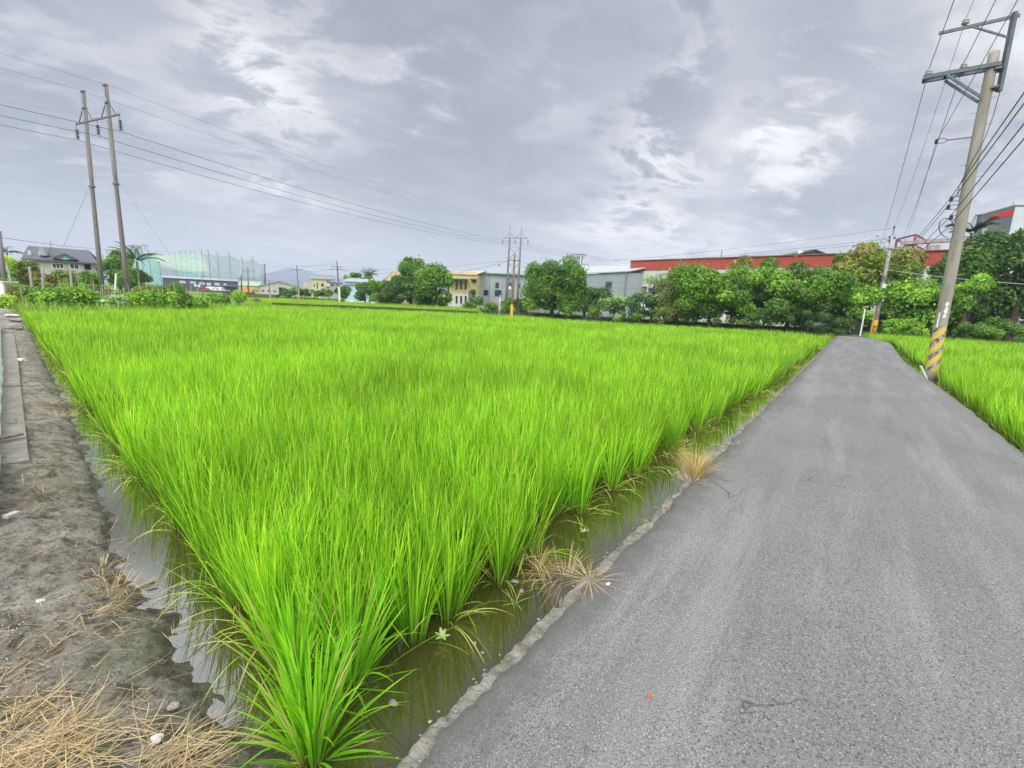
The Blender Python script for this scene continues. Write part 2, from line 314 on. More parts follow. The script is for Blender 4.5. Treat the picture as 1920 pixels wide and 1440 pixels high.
class MB:
    def __init__(s): s.v = []; s.q = []; s.t = []; s.sm = False
    def add(s, V, Q=(), T=()):
        b = len(s.v); s.v += [tuple(map(float, p)) for p in V]
        s.q += [tuple(b+i for i in f) for f in Q]; s.t += [tuple(b+i for i in f) for f in T]; return s
    def box(s, x0, x1, y0, y1, z0, z1, fr=None):
        P = [(x, y, z) for z in (z0, z1) for (x, y) in ((x0, y0), (x1, y0), (x1, y1), (x0, y1))]
        if fr: P = [fr.w(*p) for p in P]
        return s.add(P, ((0, 3, 2, 1), (4, 5, 6, 7), (0, 1, 5, 4), (1, 2, 6, 5), (2, 3, 7, 6), (3, 0, 4, 7)))
    def bar(s, p, q, a, b=None, up=(0, 0, 1)):
        b = b or a; p = np.array(p, float); q = np.array(q, float); d = q-p; d /= np.linalg.norm(d)
        u = np.array(up, float)
        if abs(d@u) > .95: u = np.array([1., 0, 0])
        sd_ = np.cross(d, u); sd_ /= np.linalg.norm(sd_); u = np.cross(sd_, d)
        P = [e+sd_*i*a/2+u*j*b/2 for e in (p, q) for (i, j) in ((-1, -1), (1, -1), (1, 1), (-1, 1))]
        return s.add(P, ((0, 3, 2, 1), (4, 5, 6, 7), (0, 1, 5, 4), (1, 2, 6, 5), (2, 3, 7, 6), (3, 0, 4, 7)))
    def tube(s, pts, rad, n=8, cap=True):
        pts = [np.array(p, float) for p in pts]; k = len(pts)
        rad = [rad]*k if np.isscalar(rad) else rad; V = []
        for i, p in enumerate(pts):
            d = pts[min(i+1, k-1)]-pts[max(i-1, 0)]; d /= np.linalg.norm(d)+1e-9
            u = np.array([0, 0, 1.]) if abs(d[2]) < .9 else np.array([1., 0, 0])
            a = np.cross(d, u); a /= np.linalg.norm(a); b = np.cross(a, d)
            V += [p+rad[i]*(math.cos(2*math.pi*j/n)*a+math.sin(2*math.pi*j/n)*b) for j in range(n)]
        Q = [(i*n+j, i*n+(j+1) % n, (i+1)*n+(j+1) % n, (i+1)*n+j) for i in range(k-1) for j in range(n)]; T = []
        if cap:
            V += [pts[0], pts[-1]]
            T = [(k*n, (j+1) % n, j) for j in range(n)]+[(k*n+1, (k-1)*n+j, (k-1)*n+(j+1) % n) for j in range(n)]
        return s.add(V, Q, T)
    def lathe(s, c, prof, n=12):
        return s.tube([(c[0], c[1], c[2]+z) for r, z in prof], [r for r, z in prof], n)
    def build(s, name, m, parent=None, smooth=False, origin=None):
        return raw(name, s.v, [s.q, s.t], m, parent, origin=origin, smooth=smooth)
def rock(name, c, r, m, label, cat, group=None, seed=0, flat=.6):
    g = np.random.default_rng(seed); n, k = 12, 7; V = []; ph = g.uniform(0, 6.28, 6)
    for i in range(k+1):
        a = math.pi*i/k
        for j in range(n):
            b = 2*math.pi*j/n; d = np.array([math.sin(a)*math.cos(b), math.sin(a)*math.sin(b), math.cos(a)])
            rr = r*(1+.16*math.sin(2*b+ph[0])*math.sin(a)+.14*math.sin(3*b+ph[1]+2*a)*math.sin(a)+.12*math.cos(3*a+ph[2])+g.uniform(-.05, .05)*math.sin(a))
            V.append(np.array(c)+d*rr*np.array([1.15, .9, flat]))
    Q = [(i*n+j, (i+1)*n+j, (i+1)*n+(j+1) % n, i*n+(j+1) % n) for i in range(k) for j in range(n)]
    return tag(raw(name, V, [Q], m), label, cat, group)
# smooth value noise in numpy
_T = np.random.default_rng(3).random((256, 256))
def vnoise(x, y):
    xi = np.floor(x).astype(int); yi = np.floor(y).astype(int); fx = x-xi; fy = y-yi; fx = fx*fx*(3-2*fx); fy = fy*fy*(3-2*fy)
    g = lambda a, b: _T[a & 255, b & 255]
    return (g(xi, yi)*(1-fx)+g(xi+1, yi)*fx)*(1-fy)+(g(xi, yi+1)*(1-fx)+g(xi+1, yi+1)*fx)*fy
def fbm(x, y, o=4):
    s = 0; a = .5
    for i in range(o): s = s+a*vnoise(x*2**i+17*i, y*2**i+31*i); a *= .5
    return s/(1-.5**o)
def inpoly(x, y, P):
    ins = np.zeros(len(x), bool); n = len(P)
    for i in range(n):
        x1, y1 = P[i][:2]; x2, y2 = P[(i+1) % n][:2]
        c = ((y1 > y) != (y2 > y)) & (x < (x2-x1)*(y-y1)/(y2-y1+1e-12)+x1); ins ^= c
    return ins
def polydist(x, y, P):
    d = np.full(len(x), 1e9)
    for i in range(len(P)-1):
        a = np.array(P[i][:2]); b = np.array(P[i+1][:2]); ab = b-a
        t = np.clip(((x-a[0])*ab[0]+(y-a[1])*ab[1])/(ab@ab), 0, 1)
        d = np.minimum(d, np.hypot(x-a[0]-t*ab[0], y-a[1]-t*ab[1]))
    return d
def sheet(name, pts, z, m, lab=None, cat=None, kind='structure'):
    V = [(p[0], p[1], z) for p in pts]
    me = bpy.data.meshes.new(name); me.from_pydata(V, [], [tuple(range(len(V)))]); me.materials.append(MATS[m])
    o = bpy.data.objects.new(name, me); C.objects.link(o); return tag(o, lab, cat, kind=kind)
def sub(pts, step):        # subdivide a polyline
    r = []
    for i in range(len(pts)-1):
        a = np.array(pts[i], float); b = np.array(pts[i+1], float); n = max(1, int(np.linalg.norm(b-a)/step))
        r += [a+(b-a)*k/n for k in range(n)]
    return r+[np.array(pts[-1], float)]
def blades(base, az, lean, curl, Ln, Wd, Sg, col, tip, tw=None, prof=None, root=None):
    N = len(base); s = np.linspace(0, 1, Sg+1); mid = (s[1:]+s[:-1])/2
    ang = lean[:, None]+curl[:, None]*mid[None]**1.4
    dx = np.sin(ang)*np.cos(az)[:, None]; dy = np.sin(ang)*np.sin(az)[:, None]; dz_ = np.cos(ang)
    st = np.stack([dx, dy, dz_], 2)*(Ln/Sg)[:, None, None]
    P = np.concatenate([base[:, None], base[:, None]+np.cumsum(st, 1)], 1)
    tw = az+math.pi/2 if tw is None else tw
    sv = np.stack([np.cos(tw), np.sin(tw), np.zeros(N)], 1)
    pr = np.interp(s, [0, .15, .45, .75, 1], prof or [.45, .8, 1, .68, .04])
    off = sv[:, None]*(Wd[:, None]*pr[None]/2)[:, :, None]
    V = np.stack([P-off, P+off], 2)                      # N,S+1,2,3
    idx = (np.arange(N)[:, None]*(Sg+1)*2+np.arange(Sg)[None]*2)
    Q = np.stack([idx, idx+1, idx+3, idx+2], 2).reshape(-1, 4)
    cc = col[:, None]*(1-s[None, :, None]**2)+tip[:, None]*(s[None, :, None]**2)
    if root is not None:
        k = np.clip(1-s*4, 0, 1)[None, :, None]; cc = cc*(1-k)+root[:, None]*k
    cc = np.repeat(cc[:, :, None], 2, 2)
    return V.reshape(-1, 3), Q, cc.reshape(-1, 3)
class Acc:
    def __init__(s): s.V = []; s.Q = []; s.c = []; s.n = 0
    def add(s, V, Q, c): s.V.append(V); s.Q.append(Q+s.n); s.c.append(c); s.n += len(V)
    def build(s, name, m, parent=None): return raw(name, np.concatenate(s.V), [np.concatenate(s.Q)], m, parent, col=np.concatenate(s.c))
WZ = -.22
# ---------------------------------------------------------------- setting: ground, road, water, bank
sheet('ground', [(-4000, -30), (4000, -30), (4000, 6000), (-4000, 6000)], -.34, 'field_grass')
K0 = atz(1130, 1040)                                  # a point of the kerb's outer face
def rp(t, w, z=0.): p = K0+L*t+R_*w; return (p[0], p[1], z)
RW = 3.0
def edge_noise(t, amp): return amp*(fbm(np.array([t*2.1]), np.array([3.3]))[0]-.5)*2+amp*.7*(fbm(np.array([t*9.]), np.array([8.]))[0]-.5)+amp*.55*(fbm(np.array([t*31.]), np.array([5.]))[0]-.5)
def road():
    mb = MB(); ts = np.concatenate([np.arange(-5, 7, .025), np.arange(7, 43, .2)]); n = len(ts); rows = []
    for t in ts:
        near = 1 if t < 10 else .5
        w0 = .055+edge_noise(t, .06*near)+.03; w1 = RW+edge_noise(t+50, .05*near)+.12*math.sin(t*.22)
        h = .014*(fbm(np.array([t*.8]), np.array([1.]))[0]-.5)
        rows += [rp(t, w0-.025, -.055), rp(t, w0, -.012+h), rp(t, w0+.05, h), rp(t, .9, .012), rp(t, 1.6, .016), rp(t, 2.3, .012), rp(t, w1-.1, h), rp(t, w1, -.03), rp(t, w1+.06, -.34)]
    k = 9; Q = [(i*k+j, i*k+j+1, (i+1)*k+j+1, (i+1)*k+j) for i in range(n-1) for j in range(k-1)]
    mb.add(rows, Q); tag(mb.build('road', 'asphalt', smooth=True, origin=(0, 0, 0)), kind='structure')
    mb = MB(); rows = []
    for t in ts:
        e0 = edge_noise(t*1.6+20, .045)*(1 if t < 12 else .4); z = -.03+.03*(fbm(np.array([t*5.]), np.array([6.]))[0]-.5)+.022*(fbm(np.array([t*22.]), np.array([6.]))[0]-.5)
        rows += [rp(t, e0-.02, -.34), rp(t, e0, z-.05), rp(t, e0+.02, z-.012+.012*random.random()), rp(t, e0+.055, z-.006+.012*random.random()), rp(t, e0+.09, z-.004+.008*random.random()), rp(t, .22, -.06), rp(t, .22, -.34)]
    k = 7; Q = [(i*k+j, i*k+j+1, (i+1)*k+j+1, (i+1)*k+j) for i in range(n-1) for j in range(k-1)]
    mb.add(rows, Q); tag(mb.build('kerb', 'old_concrete', origin=(0, 0, 0)), kind='structure')
road()
# back wall line (its top edge as seen) and the lane that runs in front of it
WALL = [atz(px, py, .35) for px, py in ((870, 577), (960, 583), (1100, 592.5), (1300, 603), (1500, 613.5), (1571, 618), (1766, 629.5), (1920, 638), (2100, 648))]
xr, yr = WALL[5][0], WALL[5][1]
lane = [p-np.array([0.15, .35, 0])*1.0 for p in WALL[4:]]; lane2 = [p-np.array([1.0, 3.3, 0]) for p in WALL[4:]]
sheet('lane', [tuple(p[:2]) for p in lane]+[tuple(p[:2]) for p in lane2[::-1]], -.018, 'asphalt')
# water under both paddies
FARL = [atz(px, py, .48) for px, py in ((48, 573), (100, 572), (250, 572), (390, 571.5), (440, 570), (505, 568), (600, 571.5), (780, 579), (893, 584), (960, 587.5), (1100, 597), (1300, 607.5), (1480, 618), (1545, 623))]
sheet('paddy_water', [rp(-8, 0)[:2], rp(41, 0)[:2]]+[(p[0], p[1]+.8) for p in FARL[::-1]]+[(-32, 24), (-12, -4)], WZ, 'paddy_water')
sheet('right_paddy_water', [rp(-4, 3.1)[:2], rp(41, 3.1)[:2], (60, 26), (30, -8)], WZ+.003, 'paddy_water')
# left bank: heightfield that dips under the water along an irregular shore
SHORE = [atz(px, py, WZ)[:2] for px, py in ((560, 1560), (500, 1425), (467, 1405), (400, 1362), (384, 1315), (330, 1300), (312, 1240), (314, 1170), (270, 1142), (266, 1115), (228, 1088), (203, 1030), (212, 985), (178, 930), (176, 890), (152, 845), (138, 790), (112, 735), (92, 700), (72, 655), (55, 615), (44, 590))]
BANKP = [(SHORE[0][0]+.2, SHORE[0][1]-1.2)]+list(SHORE)+[(-31, 27), (-40, 20), (-14, -3)]
def bank():
    o0 = np.array(SHORE[0]); dd = np.array([-.735, .678]); nn = np.array([-dd[1], dd[0]])   # along the bank, away from the paddy
    mb_t = np.concatenate([np.arange(-1.6, 5, .03), np.arange(5, 12, .08), np.arange(12, 42, .25)]); mb_w = np.concatenate([np.arange(-.9, 1.8, .03), np.arange(1.8, 8, .15)])
    T_, W_ = np.meshgrid(mb_t, mb_w, indexing='ij'); X = o0[0]+dd[0]*T_-nn[0]*(-W_); Y = o0[1]+dd[1]*T_-nn[1]*(-W_)
    x = X.ravel(); y = Y.ravel(); d = polydist(x, y, SHORE); ins = inpoly(x, y, BANKP); sd_ = np.where(ins, d, -d)
    dist = np.hypot(x, y)
    z = WZ+np.where(sd_ > 0, .14*(1-np.exp(-sd_/.16))+.04*np.clip(sd_, 0, 1.2), .28*sd_)
    z += (fbm(x*3.1, y*3.1)-.5)*.06+(fbm(x*9, y*9)-.5)*.055+np.abs(fbm(x*22, y*22, 3)-.5)*.06+(fbm(x*45, y*45, 2)-.5)*.02
    z = np.where(sd_ < -.25, np.minimum(z, WZ-.03), z); z = np.clip(z, -.336, .06)
    n, k = T_.shape; I = np.arange(n*k).reshape(n, k); Q = np.stack([I[:-1, :-1], I[1:, :-1], I[1:, 1:], I[:-1, 1:]], 2).reshape(-1, 4)
    kz = z[Q].max(1) > -.33
    raw('bank', np.stack([x, y, z], 1), [Q[kz]], 'mud', origin=(0, 0, 0), smooth=True)['kind'] = 'structure'
    return x, y, z
bx_, by_, bz_ = bank()
def bankz(x, y):
    i = np.argmin((bx_-x)**2+(by_-y)**2); return float(bz_[i])
# ---------------------------------------------------------------- rice
def rice_hills(P, dist_rng, spacing, nb, seg, wmul, lmul, acc, edge_fn, jit=.32, seed=1, gate=None, shade=1.0, zo=0.):
    g = np.random.default_rng(seed); P = np.array([p[:2] for p in P])
    a = L[:2]; b = A_[:2]; ua = P@a; ub = P@b
    A0 = np.arange(ua.min(), ua.max(), spacing*1.1); B0 = np.arange(ub.min(), ub.max(), spacing)
    GA, GB = np.meshgrid(A0, B0); GA = GA.ravel()+g.uniform(-jit, jit, GA.size)*spacing; GB = GB.ravel()+g.uniform(-jit, jit, GB.size)*spacing
    x = GA*a[0]+GB*b[0]; y = GA*a[1]+GB*b[1]
    d = np.hypot(x, y); k = (d >= dist_rng[0]) & (d < dist_rng[1]) & inpoly(x, y, P) & (y > .6); x, y = x[k], y[k]
    px = 960+F*(x/np.maximum(y, .3)); k = (px > -420) & (px < 2420)
    x, y = x[k], y[k]; n = len(x)
    if not n: return 0
    ed = edge_fn(x, y); hgt = .93+.16*(fbm(x*.35, y*.35)-.5)*2+.05*(fbm(x*2.3, y*2.3)-.5)*2
    tone = 1+.30*(fbm(x*.5+9, y*.5)-.5)*2+.30*(fbm(x*3+9, y*3)-.5)*2+g.normal(0, .08, n)
    rep = lambda q: np.repeat(q, nb)
    N = n*nb; az = g.uniform(0, 2*math.pi, N); e = rep(ed)
    r = g.uniform(0, .046, N)*(1+wmul*.3)*(spacing/.2 if spacing > .25 else 1)
    base = np.stack([rep(x)+r*np.cos(az), rep(y)+r*np.sin(az), np.full(N, WZ-.02+zo)], 1)
    lean = np.radians(np.abs(g.normal(0, 8.5, N))+r*100*.8*(1 if spacing < .3 else .4)); curl = np.radians(np.abs(g.normal(4, 13, N)))
    ln = rep(hgt)*g.uniform(.50, .80, N)*lmul
    droop = (g.random(N) < .20*e)                        # old outer leaves that arch over the water at the paddy's edge
    lean = np.where(droop, np.radians(g.uniform(25, 65, N)), lean); curl = np.where(droop, np.radians(g.uniform(45, 110, N)), curl)
    ln = np.where(droop, g.uniform(.28, .5, N), ln)
    Wd = g.uniform(.0055, .0105, N)*wmul
    t = (rep(tone)*g.uniform(.58, 1.36, N)*shade)[:, None]
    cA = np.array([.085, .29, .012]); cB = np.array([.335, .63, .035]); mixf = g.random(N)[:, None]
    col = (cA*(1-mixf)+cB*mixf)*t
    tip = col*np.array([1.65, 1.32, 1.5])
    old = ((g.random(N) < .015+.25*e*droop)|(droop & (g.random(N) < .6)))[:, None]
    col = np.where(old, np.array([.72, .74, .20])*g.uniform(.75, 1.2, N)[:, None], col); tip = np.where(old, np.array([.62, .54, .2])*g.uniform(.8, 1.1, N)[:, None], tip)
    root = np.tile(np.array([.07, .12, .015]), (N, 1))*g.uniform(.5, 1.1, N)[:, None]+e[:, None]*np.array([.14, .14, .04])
    tw = az+math.pi/2+g.uniform(-.9, .9, N)
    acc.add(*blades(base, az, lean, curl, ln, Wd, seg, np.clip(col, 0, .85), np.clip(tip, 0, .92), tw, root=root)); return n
# main paddy outline at its roots: road side, far edge, left side, near corner
left_rice = [atz(px, py, WZ)[:2] for px, py in ((480, 1300), (440, 1170), (395, 1085), (320, 990), (270, 910), (215, 840), (160, 770), (128, 715), (96, 668), (70, 628), (52, 597))]
right_off = lambda t: float(np.interp(t, [-1.8, -1, 0, 2, 4, 6, 9, 16, 40], [.24, .46, .54, .60, .56, .45, .34, .22, .16]))+.6*.05*math.sin(t*1.7)
right_rice = [rp(t, -right_off(t))[:2] for t in np.arange(-1.15, 38.6, .8)]
far_rice = [tuple(p[:2]) for p in FARL]
MAIN = [tuple(p) for p in right_rice]+far_rice[::-1]+[tuple(p) for p in left_rice[::-1]]
EDGE_L = left_rice; EDGE_R = right_rice
def edge_main(x, y):
    d = np.minimum(polydist(x, y, EDGE_L), polydist(x, y, EDGE_R)); return np.clip(1-d/.28, 0, 1)
acc = Acc(); cnt = []
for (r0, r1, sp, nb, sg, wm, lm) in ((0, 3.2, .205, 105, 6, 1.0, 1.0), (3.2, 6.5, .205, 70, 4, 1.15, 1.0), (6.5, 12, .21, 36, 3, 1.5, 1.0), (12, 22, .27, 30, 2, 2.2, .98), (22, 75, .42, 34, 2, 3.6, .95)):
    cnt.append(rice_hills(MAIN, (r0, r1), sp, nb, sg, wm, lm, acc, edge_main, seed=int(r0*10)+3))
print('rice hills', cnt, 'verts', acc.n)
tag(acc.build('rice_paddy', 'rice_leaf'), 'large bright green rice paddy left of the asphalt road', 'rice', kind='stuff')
# right paddy
WR = WALL[6:]
RIGHT = [rp(t, 3.28)[:2] for t in np.arange(-4, 36.2, 1.)]+[(p[0]-.9, p[1]-3.9) for p in WALL[5:]]+[(46, 22), (14, -3)]
edge_r = [rp(t, 3.28)[:2] for t in np.arange(-4, 36, 1.)]
acc = Acc()
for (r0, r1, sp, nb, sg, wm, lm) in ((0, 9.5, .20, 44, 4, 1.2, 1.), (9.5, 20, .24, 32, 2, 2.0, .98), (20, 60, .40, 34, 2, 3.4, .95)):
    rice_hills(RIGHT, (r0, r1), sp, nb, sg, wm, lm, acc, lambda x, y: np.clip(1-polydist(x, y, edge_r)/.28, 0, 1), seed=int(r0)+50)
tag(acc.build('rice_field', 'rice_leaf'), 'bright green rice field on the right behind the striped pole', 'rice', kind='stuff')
# second paddy beyond the bund
B2 = [tuple(atz(px, py, .40)[:2]) for px, py in ((470, 561.5), (520, 560.5), (600, 564), (661, 567), (780, 572), (900, 578))]
S2 = [(p[0], p[1]+1.3) for p in FARL[4:9]]+B2[::-1]
acc = Acc(); rice_hills(S2, (0, 200), .52, 30, 1, 5.5, .86, acc, lambda x, y: np.zeros(len(x)), seed=77, shade=1.15, zo=.28)
tag(acc.build('rice_strip', 'rice_leaf'), 'paler strip of rice beyond the far edge of the large paddy', 'rice', kind='stuff')
bund = [np.array([p[0], p[1]+.55]) for p in FARL[4:9]]
def ridge(name, pts, hw, z, m, lab, cat, kind=None):
    mb = MB(); V = []; n = len(pts)
    for i, p in enumerate(pts):
        d = pts[min(i+1, n-1)]-pts[max(i-1, 0)]; d = d/np.linalg.norm(d); q = np.array([-d[1], d[0]])
        for s_, zz in ((-1.5, -.34), (-1, z-.02), (0, z), (1, z-.02), (1.5, -.34)): V.append((p[0]+q[0]*hw*s_, p[1]+q[1]*hw*s_, zz+(random.uniform(-.03, .03) if zz > -.3 else 0)))
    mb.add(V, [(i*5+j, i*5+j+1, (i+1)*5+j+1, (i+1)*5+j) for i in range(n-1) for j in range(4)]); return tag(mb.build(name, m), lab, cat, kind=kind)
ridge('paddy_bund', sub(bund[1:], 1.2), .35, .50, 'bank_earth', None, None, 'structure')
ridge('far_bund', sub([np.array(b)+[0, .8] for b in B2], 1.5), .5, .22, 'bank_earth', None, None, 'structure')
# foremost corner hill of rice, a plant of its own
def single_hill(name, c, n, label, hmin, hmax, dry=.12, seed=5, lean_sd=12):
    g = np.random.default_rng(seed); az = g.uniform(0, 2*math.pi, n); r = g.uniform(0, .05, n)
    base = np.stack([c[0]+r*np.cos(az), c[1]+r*np.sin(az), np.full(n, c[2]-.02)], 1)
    lean = np.radians(np.abs(g.normal(4, lean_sd, n))+r*120); curl = np.radians(np.abs(g.normal(15, 24, n))); ln = g.uniform(hmin, hmax, n)
    low = g.random(n) < .15; lean = np.where(low, np.radians(g.uniform(35, 75, n)), lean); curl = np.where(low, np.radians(g.uniform(20, 80, n)), curl); ln = np.where(low, g.uniform(.25, .45, n), ln)
    Wd = g.uniform(.008, .0135, n); m = g.random(n)[:, None]
    col = (np.array([.13, .40, .015])*(1-m)+np.array([.32, .66, .04])*m)*g.uniform(.75, 1.2, n)[:, None]; tip = col*np.array([1.35, 1.18, 1])
    d = (g.random(n) < dry)[:, None]; col = np.where(d, np.array([.52, .52, .16]), col); tip = np.where(d, np.array([.62, .50, .22]), tip)
    root = np.tile(np.array([.30, .32, .10]), (n, 1))
    V, Q, cc = blades(base, az, lean, curl, ln, Wd, 8, col, tip, az+math.pi/2+g.uniform(-.8, .8, n), root=root)
    V[:, 2] = np.maximum(V[:, 2], WZ+.004)
    return tag(raw(name, V, [Q], 'rice_leaf', col=cc, origin=(c[0], c[1], c[2])), label, 'rice plant')
single_hill('rice_clump', atz(588, 1425, WZ), 210, 'foremost clump of rice standing alone at the paddy corner', .36, .56, seed=5)
single_hill('rice_clump', atz(560, 1305, WZ), 150, 'second rice clump just behind the foremost corner clump', .48, .66, seed=6, lean_sd=13)
single_hill('rice_clump', atz(655, 1290, WZ), 130, 'rice clump by the kerb side behind the foremost corner clump', .46, .64, seed=8, lean_sd=15)
# ---------------------------------------------------------------- dry grass, straw, small plants
def tuft(name, c, n, h, label, cat, cols, seed, spread=.06, lean=(5, 40), curl=(5, 60), w=(.003, .007), group=None, flat=0., kind=None):
    g = np.random.default_rng(seed); az = g.uniform(0, 2*math.pi, n); r = g.uniform(0, 1, n)**.7*spread
    base = np.stack([c[0]+r*np.cos(az), c[1]+r*np.sin(az), np.full(n, c[2])], 1)
    ln_ = np.radians(g.uniform(*lean, n)); cu = np.radians(g.uniform(*curl, n)); k = g.integers(0, len(cols), n)
    col = np.array(cols)[k]*g.uniform(.75, 1.2, n)[:, None]
    V, Q, cc = blades(base, az, ln_, cu, g.uniform(.5, 1, n)*h, g.uniform(*w, n), 6, col, col*1.1, az+math.pi/2+g.uniform(-1, 1, n), prof=[.8, 1, .9, .6, .1])
    V[:, 2] = np.maximum(V[:, 2], c[2]-.03+flat)
    return tag(raw(name, V, [Q], 'dry_leaf', col=cc, origin=tuple(c)), label, cat, group, kind)
STRAW = [(.52, .38, .14), (.45, .32, .11), (.60, .46, .2)]; BRN = [(.30, .19, .09), (.42, .30, .15), (.55, .45, .27), (.16, .10, .05)]
tuft('dry_grass_tuft', atz(1302, 893, -.03), 300, .44, 'tall straw yellow grass tuft growing out of the road kerb', 'grass tuft', STRAW, 1, .10, (0, 48), (0, 80), (.002, .0045))
tuft('withered_weed', atz(1060, 1088, -.05), 200, .27, 'brown withered tangle of weeds hanging over the kerb', 'withered weed', BRN, 2, .19, (10, 88), (40, 190), (.0012, .0032))
tuft('withered_weed', atz(1010, 1068, WZ+.01), 80, .22, 'thin dry stalks in the water left of the brown withered tangle', 'withered weed', BRN[1:3]+STRAW, 12, .09, (5, 70), (10, 110), (.002, .005))
tuft('withered_weed', atz(1105, 1085, .0), 42, .24, 'pale dry runners lying from the brown tangle onto the asphalt', 'withered weed', [(.50, .38, .2), (.58, .44, .26)], 3, .07, (70, 88), (5, 30), (.002, .004))
for i, (px, py, h, n, lb) in enumerate(((1490, 690, .30, 160, 'low straw coloured tuft on the far stretch of the kerb'), (1452, 742, .18, 90, 'small dry tuft at the kerb past the tall straw tuft'), (1412, 782, .18, 80, 'sprawling dry tuft spilling from the kerb onto the road'), (1372, 838, .12, 50, 'tiny brown tuft on the dark broken kerb edge'), (1296, 905, .14, 70, 'short reddish dry tuft at the foot of the tall straw tuft'), (1540, 655, .25, 60, 'farthest dry tuft where the road meets the lane'))):
    tuft('dry_grass_tuft', atz(px, py, -.02), n, h, lb, 'grass tuft', BRN[1:3]+STRAW[:1], 20+i, .16, (30, 85), (10, 80), (.003, .006))
for i, (px, py, h, n, lb) in enumerate(((200, 1100, .16, 110, 'yellowing tuft near the waterline of the left bank'), (180, 1060, .12, 60, 'thin dry tuft on the mud beside the narrow water'), (322, 1158, .13, 40, 'yellow sprig leaning over the water from the left bank'), (90, 755, .25, 140, 'brown matted grass tuft on the middle of the left bank'), (110, 775, .22, 120, 'straw matted grass tuft where the bank meets the paddy'), (80, 930, .14, 60, 'flattened brown tuft on the bare mud of the bank'))):
    p = atz(px, py, -.07); p[2] = bankz(p[0], p[1])
    tuft('dry_grass_tuft', p, n, h, lb, 'grass tuft', BRN[:3]+STRAW, 40+i, .10+h*.4, (35, 88), (5, 60), (.0015, .0034))
def straw_mat(name, spots, label, seed, per=70, ln=(.06, .22)):
    g = np.random.default_rng(seed); B = []; 
    for px, py, rad, n in spots:
        c = atz(px, py, -.07)
        for _ in range(n):
            a = g.uniform(0, 6.28); r = rad*g.uniform(0, 1)**.6; x, y = c[0]+r*math.cos(a), c[1]+r*math.sin(a)
            B.append((x, y, bankz(x, y)+g.uniform(.0, .035)))
    B = np.array(B); n = len(B); az = np.where(g.random(n) < .5, g.normal(.5, .6, n), g.uniform(0, 6.28, n)); lean = np.radians(g.uniform(74, 98, n)); curl = np.radians(g.normal(0, 28, n)); k = g.integers(0, 4, n)
    col = np.array([(.50, .37, .17), (.62, .47, .24), (.38, .27, .12), (.56, .44, .26)])[k]*g.uniform(.7, 1.15, n)[:, None]
    V, Q, cc = blades(B, az, lean, curl, g.uniform(*ln, n), g.uniform(.0013, .0036, n), 5, col, col, prof=[.7, 1, 1, .8, .3])
    return tag(raw(name, V, [Q], 'dry_leaf', col=cc), label, 'straw', kind='stuff')
straw_mat('straw', ((30, 1420, .18, 230), (90, 1425, .14, 120), (10, 1345, .12, 70), (150, 1440, .10, 60), (0, 1290, .10, 30), (340, 1395, .09, 60), (300, 1430, .08, 60), (370, 1430, .07, 40), (250, 1385, .12, 40), (200, 1320, .2, 30)), 'pale dry straw heaped on the mud in the near left corner', 5)
straw_mat('straw_litter', ((100, 1150, .5, 60), (200, 1090, .3, 70), (80, 1240, .3, 60), (180, 1150, .25, 40), (60, 1000, .6, 50), (110, 780, 1.0, 160), (95, 740, 1.1, 200), (140, 830, .6, 60), (90, 900, .7, 60), (150, 1020, .3, 40), (60, 680, 1., 100)), 'loose brown straw scattered over the left mud bank', 6, ln=(.04, .17))
def sprig(c, label, n, h, lw, col, seed, stem=.05):
    g = np.random.default_rng(seed); e = empty('seedling', tuple(c), label, 'plant')
    mb = MB(); mb.tube([c, c+np.array([.005, 0, stem])], .002, 5); mb.build('stem', mat('stem_green', (.2, .3, .06)), e)
    az = np.arange(n)*2*math.pi/n+g.uniform(-.2, .2, n); base = np.tile(np.array(c)+[.005, 0, stem], (n, 1)); cl = np.tile(np.array(col), (n, 1))
    V, Q, cc = blades(base, az, np.radians(g.uniform(45, 75, n)), np.radians(g.uniform(10, 40, n)), g.uniform(.8, 1.1, n)*h, np.full(n, lw), 5, cl, cl, prof=[.2, .7, 1, .75, .05])
    raw('leaf', V, [Q], 'rice_leaf', e, col=cc)
sprig(atz(827, 1205, WZ), 'pale five leaved seedling standing in the water near the kerb', 6, .055, .02, (.55, .66, .25), 1, .04)
sprig(atz(1256, 920, WZ), 'single reed seedling with a white leaf in water before the straw tuft', 3, .10, .014, (.60, .70, .35), 2, .17)
sprig(atz(1093, 1003, WZ), 'tiny whitish seedling at the foot of the rice near the brown tangle', 5, .045, .015, (.60, .68, .40), 3, .03)
sprig(atz(965, 1140, WZ), 'thin sprawling seedling in the water left of the kerb break', 5, .12, .006, (.50, .45, .18), 4, .03)
